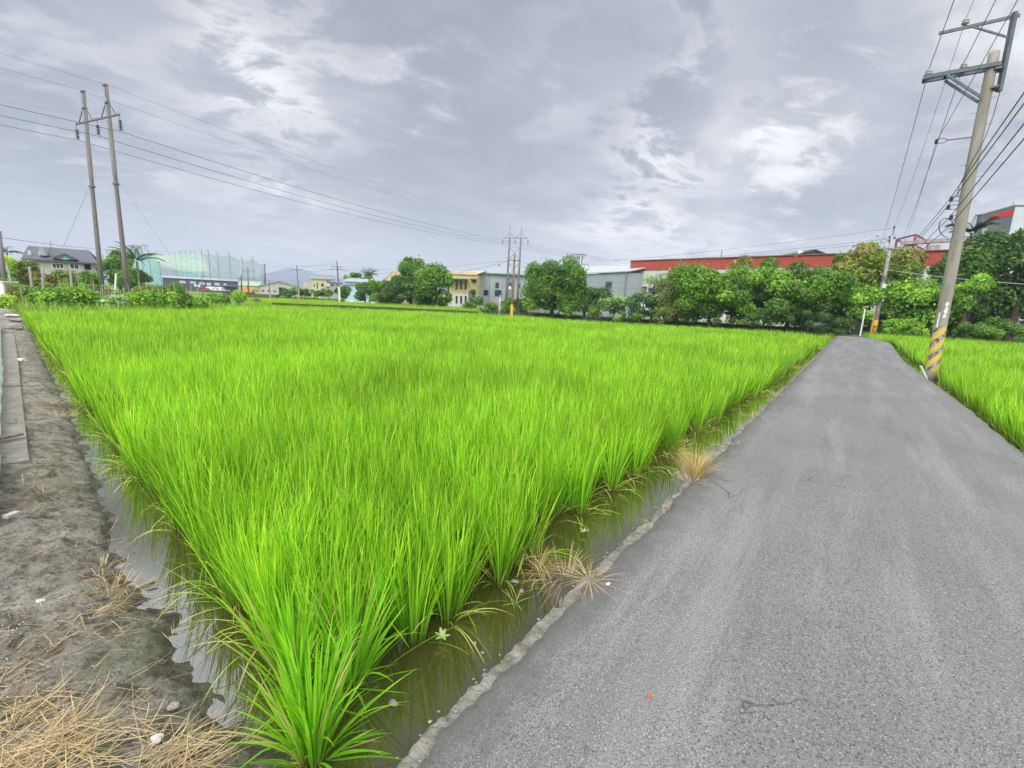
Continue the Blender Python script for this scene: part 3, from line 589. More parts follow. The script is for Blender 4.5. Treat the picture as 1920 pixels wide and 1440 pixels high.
for i, (px, py, r, m, lb, ct) in enumerate(((890, 1207, .012, 'stone', 'dark snail sized pebble in the shallow water', 'pebble'), (738, 1320, .018, 'stone', 'grey stone in the shallow water near the corner clump', 'stone'), (905, 1225, .010, 'stone', 'small stone below the dark pebble in the water', 'stone'),
        (1218, 1309, .011, 'red_chip', 'small orange red brick chip on the asphalt', 'brick chip'), (1140, 1098, .013, 'pale_stone', 'white pebble on the asphalt beside the brown tangle', 'pebble'), (322, 1297, .022, 'stone', 'dark stone at the waterline of the left bank', 'stone'),
        (293, 1373, .020, 'pale_stone', 'white stone in the straw of the near left bank', 'stone'), (360, 1433, .016, 'pale_stone', 'pale stone at the bottom edge of the left bank', 'stone'), (965, 1092, .02, 'stone', 'dark wet stone in the water beside the kerb break', 'stone'), (978, 1110, .016, 'stone', 'dark wet stone just below the other by the kerb break', 'stone'),
        (41, 676, .07, 'pale_stone', 'pale rubble stone on the far left bank', 'stone'), (75, 1120, .018, 'pale_stone', 'small pale pebble on the middle of the mud', 'pebble'))):
    z0 = -.05 if px < 500 else (WZ if px < 1000 else .0)
    p = atz(px, py, z0); 
    if px < 500: p[2] = bankz(p[0], p[1])
    if px > 1000: p[2] = .008
    rock('stone' if 'chip' not in lb else 'brick_chip', (p[0], p[1], p[2]+r*.35), r, m, lb, ct, seed=i)
# gravel grains along the concrete strip and pebbles on the bank: too many to count
def grains(name, pts, m, label, rmin, rmax, seed):
    g = np.random.default_rng(seed); V = []; Q = []
    for (x, y, z) in pts:
        r = g.uniform(rmin, rmax); b = len(V); q = g.uniform(.6, 1.3, 6)*r
        V += [(x+q[0], y, z), (x, y+q[1], z), (x-q[2], y, z), (x, y-q[3], z), (x, y, z+q[4]*.7), (x, y, z-r*.5)]
        Q += [(b, b+1, b+4), (b+1, b+2, b+4), (b+2, b+3, b+4), (b+3, b, b+4)]
    return tag(raw(name, V, [Q], m), label, 'gravel', kind='stuff')
g = np.random.default_rng(9); pts = []
for _ in range(1500):
    px, py = g.uniform(0, 300), g.uniform(700, 1440)
    if g.random() > math.exp(-px/90): continue
    p = atz(px, py, -.06); pts.append((p[0], p[1], bankz(p[0], p[1])+.002))
grains('bank_pebbles', pts, 'pale_stone', 'small pale pebbles strewn over the mud bank on the left', .0015, .005, 3)
pts = [rp(t, g.uniform(-.01, .2), -.025) for t in g.uniform(-3, 9, 900)]
grains('kerb_gravel', pts, 'stone', 'loose grit along the broken left edge of the road', .003, .010, 4)
# flagstones along the far left edge of the bank
fl = [(i, 625+0*i) for i in range(1)]
mat('slab_stone', (.27, .25, .205), (.19, .175, .14), 7, .9, .9, 50, stain=(.13, .12, .08), ssc=4)
slab_edges = [(26, 626), (33, 670), (38, 720), (46, 790), (54, 860)]
labs = ['farthest grey paving slab on the left bank', 'second grey paving slab from the far end of the left bank', 'middle grey paving slab of the left bank', 'nearest grey paving slab of the left bank']
for i in range(4):
    a = atz(*slab_edges[i], -.01); b = atz(*slab_edges[i+1], -.01); d = (b-a)/np.linalg.norm(b-a); q = np.array([d[1], -d[0], 0]); 
    if q[0] > 0: q = -q
    a = a+d*.03; b = b-d*.02; w_ = .5; V = []
    for z in (-.14, -.04+.012*(i % 2)): V += [(p[0], p[1], z) for p in (a, b, b+q*w_, a+q*w_)]
    mb = MB(); mb.add(V, ((0, 3, 2, 1), (4, 5, 6, 7), (0, 1, 5, 4), (1, 2, 6, 5), (2, 3, 7, 6), (3, 0, 4, 7)))
    tag(mb.build('paving_slab', 'slab_stone'), labs[i], 'paving slab', 'paving slabs of the left bank')
# white sheet along the left margin
mb = MB(); V = []; e_ = sub([atz(px, py, .06) for px, py in ((0, 610), (1, 660), (4, 690), (0, 740), (-2, 800), (-5, 880), (-14, 960))], .25)
for i, p in enumerate(e_):
    d = e_[min(i+1, len(e_)-1)]-e_[max(i-1, 0)]; d /= np.linalg.norm(d); q = np.array([-abs(d[1]), -abs(d[0]), 0]); wv = .05*math.sin(i*1.3)
    for o_, z in ((0, -.08), (wv*.3, .05+wv*.4), (.1, .16+wv), (.5, .2), (.9, -.1)): V.append(p*[1, 1, 0]+q*o_+[0, 0, z])
mb.add(V, [(i*5+j, i*5+j+1, (i+1)*5+j+1, (i+1)*5+j) for i in range(len(e_)-1) for j in range(4)])
tag(mb.build('plastic_sheet', 'plastic_white', smooth=True), 'white plastic sheeting along the left margin of the bank', 'plastic sheet')
for i, (px, py, r, m, lb) in enumerate(((10, 585, .38, 'stone', 'dark block of rubble at the far end of the bank'), (26, 570, .25, 'pale_stone', 'pale chunk of rubble in front of the garden'), (22, 592, .20, 'pale_stone', 'white chunk of rubble on the far bank path'), (25, 613, .26, 'stone', 'brown rubble stone on the far bank path'), (33, 600, .2, 'stone', 'flat rubble stone beside the rice at the far bank'))):
    p = atz(px, py, 0); rock('rubble_stone', (p[0], p[1], .0), r, m, lb, 'rubble', seed=30+i, flat=.45)
p = atz(10, 975, -.02); q = atz(34, 965, -.02); mb = MB(); mb.bar((p[0], p[1], .0), (q[0], q[1], .0), .05, .02); tag(mb.build('timber_batten', 'concrete'), 'grey timber batten lying on the slabs at the left margin', 'batten')
p = atz(0, 826, -.0); q = atz(42, 817, -.0); mb = MB(); mb.bar((p[0], p[1], .02), (q[0], q[1], .02), .05, .02); tag(mb.build('timber_batten', 'wood'), 'brown batten lying across the nearest paving slab', 'batten')
pb_ = atz(1745, 703)
tuft('weeds_at_pole', (pb_[0]-.05, pb_[1]-.22, -.02), 90, .22, 'short green weeds round the foot of the striped pole', 'weeds', [(.2, .3, .04), (.3, .36, .08), (.4, .34, .12)], 61, .2, (5, 60), (5, 60), (.003, .007))
g = np.random.default_rng(21); B = []
for t in g.uniform(-2.6, 30, 900):
    if fbm(np.array([t*.9]), np.array([4.4]))[0] < .5: continue
    p = rp(t, g.uniform(-.04, .14), -.03); B.append(p)
B = np.array(B); n = len(B); c = np.array([(.30, .34, .07), (.50, .40, .16), (.42, .34, .16), (.20, .28, .05)])[g.integers(0, 4, n)]
V, Q, cc = blades(B, g.uniform(0, 6.28, n), np.radians(g.uniform(10, 75, n)), np.radians(g.uniform(10, 60, n)), g.uniform(.03, .11, n), g.uniform(.002, .005, n), 3, c, c)
tag(raw('kerb_weeds', V, [Q], 'dry_leaf', col=cc), 'sparse short weeds growing in the broken left kerb of the road', 'weeds', kind='stuff')
# ---------------------------------------------------------------- trees and shrubs
PAL = dict(mid=[(.075, .19, .020), (.11, .25, .025), (.055, .13, .022)], dark=[(.030, .085, .020), (.050, .125, .022), (.075, .17, .025)], bright=[(.15, .30, .025), (.21, .36, .04), (.10, .22, .025)],
           lime=[(.22, .36, .03), (.17, .30, .03), (.28, .40, .05)], mango=[(.19, .27, .03), (.33, .30, .06), (.14, .22, .025), (.38, .26, .09), (.24, .28, .04)], blue=[(.055, .155, .04), (.08, .2, .05), (.045, .12, .035)],
           olive=[(.13, .19, .035), (.10, .16, .03), (.19, .22, .06)], pale=[(.20, .32, .12), (.26, .38, .18), (.15, .25, .07)], rust=[(.24, .12, .06), (.2, .17, .05), (.15, .18, .04)])
PAL = {k: [tuple(min(.6, c*m_*(1.1 if k == 'mango' else 1.5)) for c, m_ in zip(q, (1.22, .98, 1.1) if k in ('mid', 'dark', 'blue') else (.92, 1., 1.1) if k == 'mango' else (1., .96, 1.))) for q in v] for k, v in PAL.items()}
def crown(parent, c, rad, nl, lr, n, leaf, pal, seed, zmin, droop=0., flat=.75, name='crown', inner=.18, longl=1.8):
    g = np.random.default_rng(seed); d = g.normal(size=(nl, 3)); d /= np.linalg.norm(d, axis=1)[:, None]; fl_ = (d[:, 2] < 0) & (g.random(nl) < .45); d[fl_, 2] *= -1; d = np.sign(d)*np.abs(d)**.72
    lrad = lr*g.uniform(.65, 1.25, nl); ra = np.maximum(np.array(rad)[None]-lrad[:, None]*np.array([.9, .9, .7]), .1); lc = np.array(c)+d*ra*(g.uniform(.5, 1.08, nl)[:, None])*np.array([1, 1, .97])
    if droop: lc[:, 2] -= droop*g.uniform(0, 1, nl)*np.hypot(d[:, 0], d[:, 1])
    leaf *= .84; n = int(n*1.35); k = g.integers(0, nl, n); v = g.normal(size=(n, 3)); v[:, 2] += .35; v /= np.linalg.norm(v, axis=1)[:, None]
    rr = np.where(g.random(n) < inner, g.uniform(.2, .8, n), g.uniform(.8, 1.08, n))
    ruf = .82+.36*fbm(v[:, 0]*2.2+k*3.7+50, v[:, 2]*2.2+v[:, 1]*1.7+k+50, 3)
    p = lc[k]+v*(lrad[k]*rr*ruf)[:, None]*np.array([1, 1, flat]); p[:, 2] -= droop*.35*np.abs(g.normal(size=n))
    stray = g.random(n) < .08; p[stray] += g.normal(0, lr*.35, (stray.sum(), 3))
    low = p[:, 2] < zmin; p[low, 2] = zmin+g.uniform(0, .25, low.sum())*lr
    nr = v*.8+g.normal(0, .55, (n, 3)); nr[:, 2] += .35; nr /= np.linalg.norm(nr, axis=1)[:, None]
    t = g.normal(size=(n, 3)); t[:, 2] -= .4; t -= nr*(t*nr).sum(1)[:, None]; t /= np.linalg.norm(t, axis=1)[:, None]; b = np.cross(nr, t)
    s = leaf*g.uniform(.6, 1.3, n)[:, None]; tl = t*s*longl*.5; bl = b*s*.5
    V = np.stack([p-tl, p-bl*1.0+tl*.1, p+tl, p+bl+tl*.1], 1).reshape(-1, 3); Q = np.arange(n*4).reshape(n, 4)
    P_ = np.array(pal); lt = P_[g.integers(0, len(P_), nl)]*g.uniform(.62, 1.4, nl)[:, None]
    ct = lt[k]*.75+P_[g.integers(0, len(P_), n)]*.25; ct = ct*g.uniform(.7, 1.35, n)[:, None]
    return raw(name, V, [Q], 'tree_leaf', parent, col=np.repeat(ct, 4, 0)), lc
def trunk(parent, base, top, r, lobes, seed, name='trunk', nb=6):
    g = np.random.default_rng(seed); mb = MB(); base = np.array(base); top = np.array(top); j = g.normal(0, r*.7, (5, 3)); j[0] = 0; j[:, 2] = 0
    pts = [base+(top-base)*k/4+j[k] for k in range(5)]; mb.tube(pts, [r*1.35, r, r*.85, r*.7, r*.35], 8)
    for q in lobes[g.choice(len(lobes), min(nb, len(lobes)), False)]:
        s = pts[2]+(pts[3]-pts[2])*g.uniform(0, 1); m = (s+q)/2+np.array([0, 0, -.1])*np.linalg.norm(q-s); mb.tube([s, m, q], [r*.5, r*.3, r*.08], 6)
    return mb.build(name, 'bark', parent, smooth=True)
GZ = -.34
def tree(label, cat, px0, px1, pyt, Y, pyb=None, pal='mid', n=7000, leaf=.16, nl=26, name='tree', group=None, seed=None, droop=0., lr=None, trk=True, zg=GZ, dep=.8, longl=1.8, inner=.18):
    seed = seed or int(px0*7+px1+Y); pm = (px0+px1)/2; zt = atY(pm, pyt, Y)[2]
    zb = atY(pm, pyb, Y)[2] if pyb else zg+.12*(zt-zg)
    zb = max(zb, zg+.02); x0, x1 = colx(px0, Y, (zt+zb)/2), colx(px1, Y, (zt+zb)/2); X = (x0+x1)/2; rx = (x1-x0)/2; rz = (zt-zb)/2
    e = empty(name, (X, Y, zg), label, cat, group); lr = lr or min(rx, rz)*.42
    _, lc = crown(e, (X, Y, zb+rz), (rx, max(rx*dep, .4), rz), int(nl*1.25), lr, n, leaf, PAL[pal], seed, zb, droop, inner=inner, longl=longl)
    if trk: trunk(e, (X, Y, zg), (X, Y, zb+rz*1.2), max(.04, .028*(zt-zg)), lc, seed)
    else: trunk(e, (X, Y, zg), (X, Y, zb+rz), max(.02, .02*(zt-zg)), lc, seed, 'stem', 4)
    return e
def shrub(label, *a, **k):
    if k.get('name') == 'vine_plant' or k.get('seed', 0) in range(130, 150): k.setdefault('nl', 30); k.setdefault('lr', .42)
    k.setdefault('trk', False); k.setdefault('name', 'shrub'); k.setdefault('nl', 14); k.setdefault('n', 2500); k.setdefault('leaf', .11); return tree(label, 'shrub', *a, **k)
def palm(label, px, pyt, Y, pyh, cr, group=None, dark=False, zg=GZ, n=16, seed=1):
    """px column of the crown, pyh its heart; cr frond length"""
    h = atY(px, pyh, Y); e = empty('palm_tree', (h[0], Y, zg), label, 'palm tree', group); g = np.random.default_rng(seed)
    mb = MB(); mb.tube([(h[0], Y, zg), (h[0]+.05, Y, (h[2]+zg)/2), tuple(h)], [.14, .11, .09], 8); mb.build('trunk', 'wood', e, smooth=True)
    B = []; az_ = []; le = []; ln = []
    c0 = np.array((.045, .07, .05) if dark else (.14, .24, .06))
    V_ = Acc()
    for i in range(n):
        az = 2*math.pi*i/n+g.uniform(-.2, .2); a0 = math.radians(g.uniform(8, 70)); K = 10; p = np.array(h); pts = [p]
        for k in range(K):
            a = a0+math.radians(75)*(k/K)**1.2; p = p+np.array([math.sin(a)*math.cos(az), math.sin(a)*math.sin(az), math.cos(a)])*cr/K; pts.append(p)
        m = 36; s = np.linspace(.12, 1, m); P = np.stack([np.interp(s*K, range(K+1), [q[j] for q in pts]) for j in range(3)], 1)
        for sd_ in (-1, 1):
            la = np.full(m, az+sd_*1.15); V, Q, cc = blades(P, la, np.full(m, math.radians(80)), np.full(m, math.radians(45)), cr*.26*(1-.75*np.abs(s-.45)), np.full(m, .05*cr), 2, np.tile(c0, (m, 1))*g.uniform(.7, 1.3, m)[:, None], np.tile(c0, (m, 1)), la+1.57)
            V_.add(V, Q, cc)
    V_.build('crown', 'tree_leaf', e); return e
# big trees behind the wall, centre and right
tree('tall drooping tree standing against the grey factory wall', 'tree', 970, 1108, 469, 50, 582, 'mid', 16000, .17, 44, droop=1.3, seed=11, lr=1.05, longl=2.6)
tree('pendulous lighter branches on the right skirt of the drooping tree', 'tree', 1075, 1120, 520, 49, 585, 'mid', 3500, .14, 12, droop=.8, seed=12)
tree('airy shrubby tree with grey green leaves right of the drooping tree', 'tree', 1095, 1150, 533, 48.5, 590, 'blue', 3600, .13, 14, seed=13)
tree('pale broadleaf shrub tree before the grey factory door', 'tree', 1118, 1188, 553, 46.5, 595, 'pale', 3600, .15, 14, seed=14)
tree('dark small tree before the corner of the white factory', 'tree', 1165, 1245, 548, 45.5, 598, 'blue', 5000, .14, 18, seed=15)
tree('thin sparse tree in front of the white factory wall', 'tree', 1195, 1258, 507, 45, 575, 'pale', 1500, .11, 16, seed=16, inner=.4)
tree('olive tree at the left end of the big tree row', 'tree', 1225, 1325, 497, 43.5, 605, 'olive', 8500, .14, 26, seed=17)
tree('broad leafy tree in the middle of the tree row before the red band', 'tree', 1248, 1432, 491, 41.5, 608, 'mid', 17000, .18, 44, seed=18, lr=.95)
tree('small brownish tree top peeping over the tree row before the red band', 'tree', 1362, 1412, 478, 49, 530, 'rust', 1800, .13, 12, seed=19)
tree('dense green tree in the tree row left of the mango tree', 'tree', 1388, 1582, 485, 40.5, 612, 'mid', 17000, .18, 44, seed=20, lr=.9)
tree('mango tree with rusty yellow new leaves behind the second pole', 'tree', 1556, 1718, 452, 42.5, 575, 'mango', 16000, .20, 40, seed=21, lr=1.05)
tree('bright green broadleaf tree on the left side of the second pole', 'tree', 1562, 1650, 530, 40.2, 612, 'bright', 7500, .22, 26, seed=22, longl=1.4)
tree('bright green layered tree between the second pole and the striped pole', 'tree', 1650, 1795, 520, 38.8, 618, 'bright', 12000, .22, 36, seed=23, longl=1.4)
tree('dark small tree before the white wall left of the striped pole', 'tree', 1738, 1805, 472, 43, 560, 'dark', 5000, .17, 20, seed=24)
tree('tall dark tree immediately right of the striped pole', 'tree', 1785, 1880, 425, 36.5, 600, 'dark', 14000, .20, 40, seed=25, lr=.95)
tree('tall dark tree at the right edge of the view', 'tree', 1850, 1990, 415, 35.5, 605, 'dark', 16000, .20, 44, seed=26, lr=1.1)
tree('light green young tree in front of the dark trees', 'tree', 1792, 1850, 506, 33.6, 585, 'bright', 2600, .13, 12, seed=27, trk=False)
for i, (a, b, t_, Y, p_, lb) in enumerate(((1300, 1360, 570, 41, 'mid', 'low bush at the foot of the broad leafy tree'), (1225, 1262, 570, 42.5, 'olive', 'brownish low bush left of the big tree row'), (1370, 1450, 575, 39.6, 'dark', 'dark undergrowth bush between the two big trees'), (1470, 1560, 578, 38.6, 'dark', 'dark undergrowth bush before the dense green tree'),
        (1655, 1720, 594, 36.2, 'bright', 'low bright bush right of the second pole foot'), (1700, 1740, 600, 35.6, 'bright', 'low leafy bush beside the yellow guy guard'), (1555, 1600, 592, 38.4, 'dark', 'dark low bush behind the white post'),
        (1790, 1850, 600, 32.6, 'mid', 'green weed bush right behind the striped pole'), (1835, 1905, 595, 32, 'mid', 'rounded green bush on the bank under the dark trees'), (1890, 1960, 605, 31.5, 'mid', 'weed bush at the right edge under the dark trees'), (1815, 1875, 610, 31.8, 'mid', 'green creeper bush on top of the low wall'),
        (1045, 1085, 560, 48, 'mid', 'hanging leafy bush at the foot of the drooping tree'), (960, 995, 555, 50, 'dark', 'dark bush between wooden pole and drooping tree'), (937, 965, 556, 50, 'mid', 'round green bush left of the wooden pole'), (905, 935, 565, 50.5, 'mid', 'low bush before the pink wall base'),
        (880, 912, 552, 53, 'blue', 'grey green bush at the corner of the yellow building'), (866, 890, 565, 54, 'mid', 'small bush before the yellow building'), (893, 908, 573, 48, 'pale', 'small pale bush at the end of the low wall'), (1100, 1130, 575, 46.5, 'mid', 'grassy bush left of the pale broadleaf shrub tree'), (1150, 1215, 583, 44, 'mid', 'grassy bush along the low wall before the dark small tree'))):
    shrub(lb, a, b, t_, Y, None, p_, n=2600, seed=60+i)
for i, (a, b, t_, Y, p_, lb) in enumerate(((1222, 1290, 545, 44.5, 'olive', 'dark thicket below the olive tree'), (1270, 1350, 538, 43.5, 'mid', 'thicket filling the gap below the olive and leafy trees'), (1330, 1420, 532, 43, 'dark', 'thicket below the broad leafy tree'), (1395, 1480, 530, 42, 'mid', 'thicket between the two big trees of the row'), (1460, 1550, 532, 41.5, 'dark', 'thicket below the dense green tree'), (1530, 1610, 545, 41.5, 'dark', 'thicket behind the slim white post'),
        (1650, 1740, 555, 41, 'mid', 'thicket behind the yellow guy guard'), (1730, 1800, 545, 38.5, 'dark', 'thicket just left of the striped pole'), (1780, 1860, 535, 37.5, 'dark', 'thicket under the tall dark tree next to the striped pole'), (1840, 1930, 530, 37, 'dark', 'thicket under the tall dark tree at the right edge'), (1905, 2010, 540, 36, 'mid', 'thicket at the extreme right under the dark trees'), (700, 790, 540, 60, 'dark', 'thicket under the trees left of the yellow workshop'), (770, 850, 535, 58.5, 'dark', 'thicket under the rounded tree by the yellow workshop'), (990, 1110, 535, 51.5, 'dark', 'thicket under the tall drooping tree'))):
    shrub(lb, a, b, t_, Y, None, p_, n=5000, leaf=.17, nl=22, seed=400+i)
# ivy spot and banana
shrub('dark creeper climbing the left edge of the grey factory', 880, 893, 538, 74, 572, 'dark', n=1500, leaf=.2, seed=91)
# left and middle distance
tree('dark round tree before the pale blue house', 'tree', 665, 702, 528, 66, 570, 'dark', 5000, .2, 20, seed=101)
tree('green tree beside the coconut palm', 'tree', 690, 735, 520, 64, 570, 'mid', 5500, .2, 20, seed=102)
tree('broad dark green tree left of the tallest tree', 'tree', 722, 782, 517, 60, 574, 'dark', 8000, .2, 26, seed=103)
tree('tallest tree of the clump left of the yellow building', 'tree', 742, 800, 482, 62, 560, 'mid', 9000, .22, 26, seed=104)
tree('rounded tree leaning against the yellow building', 'tree', 775, 850, 496, 57, 575, 'mid', 13000, .2, 34, seed=105, lr=1.)
tree('flat topped tree behind the pale blue house', 'tree', 648, 700, 512, 105, 530, 'mid', 3500, .3, 16, seed=106)
shrub('brownish bush below the green tree by the palm', 700, 730, 552, 60, None, 'rust', n=1500, seed=107)
for i, (a, b, t_, Y, lb) in enumerate(((524, 548, 540, 98, 'leftmost tree of the low orchard row'), (542, 566, 539, 97, 'second tree of the low orchard row from the left'), (560, 584, 540, 96, 'middle tree of the low orchard row'), (578, 600, 541, 95, 'fourth tree of the low orchard row from the left'), (592, 612, 543, 94, 'rightmost tree of the low orchard row'))):
    tree(lb, 'tree', a, b, t_, Y, 558, 'mid' if i % 2 else 'dark', 2400, .22, 12, seed=110+i, group='low orchard trees in the far distance')
tree('round small tree left of the far wooden pole', 'tree', 608, 626, 541, 85, 560, 'mid', 2200, .2, 10, seed=116)
tree('dark round tree behind the far wooden pole', 'tree', 624, 662, 536, 86, 562, 'dark', 4000, .2, 16, seed=117)
palm('coconut palm beside the pale blue house', 692, 508, 72, 517, 1.7, seed=3, n=22)
tree('bushy tree behind the two tall poles on the left', 'tree', 192, 250, 468, 62, 545, 'mid', 8000, .2, 26, seed=120)
tree('lower leafy tree between the tall poles and the green net', 'tree', 225, 278, 500, 60, 548, 'mid', 6500, .2, 22, seed=121)
palm('feathery palm in front of the green net', 256, 478, 57, 490, 3.0, seed=4, n=14)
palm('dark palm top at the far left behind the bushes', 13, 462, 60, 474, 1.8, seed=5, dark=True, n=12)
palm('dark palm peeping out beside the striped pole', 1822, 425, 39.5, 437, 1.9, seed=6, dark=True, n=14)
for i, (a, b, t_, Y, p_, lb, n) in enumerate(((-30, 45, 478, 33, 'lime', 'yellow green bush at the far left', 5000), (15, 70, 480, 34, 'olive', 'tall olive bush in front of the grey roofed house', 4500), (50, 105, 505, 34, 'rust', 'reddish leaved bush below the grey roofed house', 3500), (95, 150, 506, 35, 'olive', 'olive bush under the windows of the grey roofed house', 3500), (140, 190, 508, 35, 'mid', 'green bush left of the left tall pole', 3000),
        (250, 305, 532, 38, 'olive', 'olive green bush right of the right tall pole', 3500), (275, 345, 531, 44, 'mid', 'low sprawling bush before the dark warehouse', 3500), (320, 345, 528, 52, 'mid', 'small round bush against the dark warehouse', 1500), (385, 418, 549, 42, 'bright', 'bright green shrub just past the garden stakes', 2200), (410, 430, 552, 43, 'mid', 'darker shrub next to the bright green shrub', 1400),
        (436, 462, 543, 43, 'lime', 'upright yellow green shrub at the edge of the paddy', 2600), (468, 492, 560, 42, 'olive', 'low weeds right of the upright yellow green shrub', 1100), (-20, 25, 520, 27, 'mid', 'green bush beside the white box on the left', 2200), (20, 62, 533, 26, 'olive', 'bush at the left end of the garden', 2600), (0, 30, 553, 24, 'lime', 'lime green low bush at the head of the bank path', 1200))):
    shrub(lb, a, b, t_, Y, None, p_, n=n, seed=130+i)
# garden: leafy vines on stakes
GARD = [(62, 88, 546, 24.5, 'mid'), (82, 112, 538, 24, 'bright'), (106, 130, 545, 24.2, 'mid'), (124, 152, 535, 24.5, 'bright'), (148, 176, 540, 25, 'bright'), (186, 214, 556, 25.5, 'pale'), (208, 238, 552, 26, 'pale'), (234, 262, 550, 26.8, 'lime'), (258, 288, 545, 27.2, 'bright'), (284, 314, 548, 27.8, 'mid'), (308, 338, 546, 28.2, 'bright'), (334, 362, 550, 28.6, 'mid'), (358, 384, 555, 29, 'bright')]
gl = ['first vine bush of the garden from the left, beside the bank path', 'tall leafy vine bush near the left end of the garden', 'low vine bush with broad leaves left of the left tall pole', 'full vine bush under the white stakes', 'vine bush next to the brushwood rail', 'low pale plants below the brushwood rail', 'pale leafy plants at the foot of the right tall pole', 'yellow green vine right of the right tall pole', 'bright vine bush in the middle of the garden right part', 'vine bush behind the long stakes', 'bright vine bush in front of the sprawling bush', 'vine bush near the garden end', 'last vine bush of the garden at its right end']
for (a, b, t_, Y, p_), lb in zip(GARD, gl): shrub(lb, a, b, t_, Y, None, p_, n=2200, leaf=.15, seed=int(a)+200, longl=1.3, name='vine_plant', dep=.7)
for i, (a, b, t_, p_, lb) in enumerate(((60, 130, 528, 'olive', 'weedy growth behind the left end of the garden'), (120, 200, 530, 'mid', 'weedy growth behind the brushwood rail'), (236, 300, 540, 'olive', 'weedy growth right of the tall poles'), (295, 350, 548, 'mid', 'weedy growth behind the right part of the garden'))):
    shrub(lb, a, b, t_, 31, None, p_, n=3200, seed=300+i)
ORD = 'first second third fourth fifth sixth seventh eighth ninth tenth eleventh twelfth thirteenth fourteenth fifteenth sixteenth seventeenth eighteenth nineteenth twentieth twenty-first twenty-second'.split()
def stake(px, pyt, pyb, Y, lean, r, m, label, group='garden stakes', name='stake'):
    X = colx(px, Y, 0); z = atY(px, pyt, Y)[2]; mb = MB(); mb.tube([(X, Y, GZ), (X+lean*.5*1.02, Y+.05, (z+GZ)/2), (X+lean, Y+.1, z)], [r, r*.95, r*.8], 6); tag(mb.build(name, m), label, 'stake', group)
for px, pyt, ln_ in sorted(((47, 543, -.2), (58, 546, .15), (118, 524, -.1), (150, 512, .05), (181, 527, -.1), (188, 540, .1), (193, 533, .05), (200, 535, -.05), (207, 530, 0), (247, 531, -.15), (268, 528, -.1), (288, 536, 0), (297, 538, .05), (317, 538, 0), (329, 535, 0), (338, 530, -.35), (360, 534, 0), (380, 541, -.3), (230, 545, .1), (278, 543, 0), (308, 540, -.05), (348, 540, .1))):
    stake(px, pyt, 0, 25+(px-60)/75, ln_, .022, 'bamboo', '%s thin bamboo stake from the left among the garden vines' % ORD.pop(0), 'thin bamboo garden stakes')
for px, pyt, ln_, lb in ((64, 500, -.05, 'grey concrete stake farthest left in the garden'), (80, 503, .25, 'leaning grey concrete stake second from left in the garden'), (138, 507, 0, 'short grey concrete stake left of the tall poles'), (30, 492, -.3, 'thick forked dead trunk stake at the left of the garden')):
    stake(px, pyt, 0, 29, ln_, .075, 'concrete', lb)
stake(212, 512, 0, 27, .35, .06, 'white_paint', 'slanting white pipe between the two tall poles'); stake(85, 532, 0, 24, .5, .025, 'bamboo', 'slanting bamboo pole at the left end of the garden')
e = empty('brushwood_rail', (colx(190, 27, 0), 27, GZ), 'rough brushwood rail tied at waist height by the tall poles', 'rail'); g = np.random.default_rng(4)
for i in range(9):
    mb = MB(); z = 1.05+g.uniform(-.12, .12); a = colx(150+g.uniform(-8, 25), 27, 1); b = colx(232+g.uniform(-30, 6), 27, 1); mb.tube([(a, 27+g.uniform(-.1, .1), z), ((a+b)/2, 27, z+g.uniform(-.1, .08)), (b, 27+g.uniform(-.1, .1), z+g.uniform(-.1, .1))], .022, 5); mb.build('branch', 'wood', e)
for i in range(9):
    mb = MB(); x = colx(176+i*4.2, 27, 1)+g.uniform(-.05, .05); mb.tube([(x, 27.05, GZ), (x+g.uniform(-.1, .1), 27.0, 1.2+g.uniform(-.1, .5))], .025, 5); mb.build('upright', 'wood', e)
P = on_plane(7, 540, (0, 26), (0, 1)); e = empty('storage_box', (colx(3, 26, 0), 26, GZ), 'white boxy cabinet with a tan side at the left edge', 'cabinet')
x0, x1 = colx(-12, 26, 0), colx(12, 26, 0); zt = atY(5, 527, 26)[2]; mb = MB(); mb.box(x0, x1, 26, 26.8, GZ, zt-.06); mb.build('cabinet', 'white_paint', e); mb = MB(); mb.box(x0-.03, x1+.03, 25.97, 26.83, zt-.06, zt); mb.build('lid', 'plastic_white', e)
mb = MB(); mb.box(x1+.003, x1+.10, 26, 26.8, GZ, zt-.1); mb.build('side_panel', 'bamboo', e)
# ground cover on the bank behind the wall
g = np.random.default_rng(12); acc = Acc()
def cover(name, label, P0, n, h, cols, seed, w=(.02, .05)):
    g = np.random.default_rng(seed); P0 = np.array(P0); lo, hi = P0.min(0), P0.max(0); x = g.uniform(lo[0], hi[0], n*3); y = g.uniform(lo[1], hi[1], n*3); k = inpoly(x, y, [tuple(q) for q in P0]); x, y = x[k][:n], y[k][:n]; n = len(x)
    c = np.array(cols)[g.integers(0, len(cols), n)]*g.uniform(.7, 1.3, n)[:, None]; az = g.uniform(0, 6.28, n)
    V, Q, cc = blades(np.stack([x, y, np.full(n, GZ)], 1), az, np.radians(g.uniform(0, 35, n)), np.radians(g.uniform(10, 70, n)), h*g.uniform(.5, 1.2, n)*(.6+.8*fbm(x*.5, y*.5)), g.uniform(*w, n), 3, c, c*1.15, prof=[.6, 1, 1, .7, .1])
    return tag(raw(name, V, [Q], 'tree_leaf', col=cc), label, 'undergrowth', kind='stuff')
wl = [np.array(p[:2])+[.1, .5] for p in WALL]
cover('undergrowth', 'mixed weeds growing along the back of the low dark wall', [tuple(p) for p in wl]+[tuple(p+np.array([1.5, 4.])) for p in wl[::-1]], 16000, 1.1, PAL['mid']+PAL['dark'], 5)
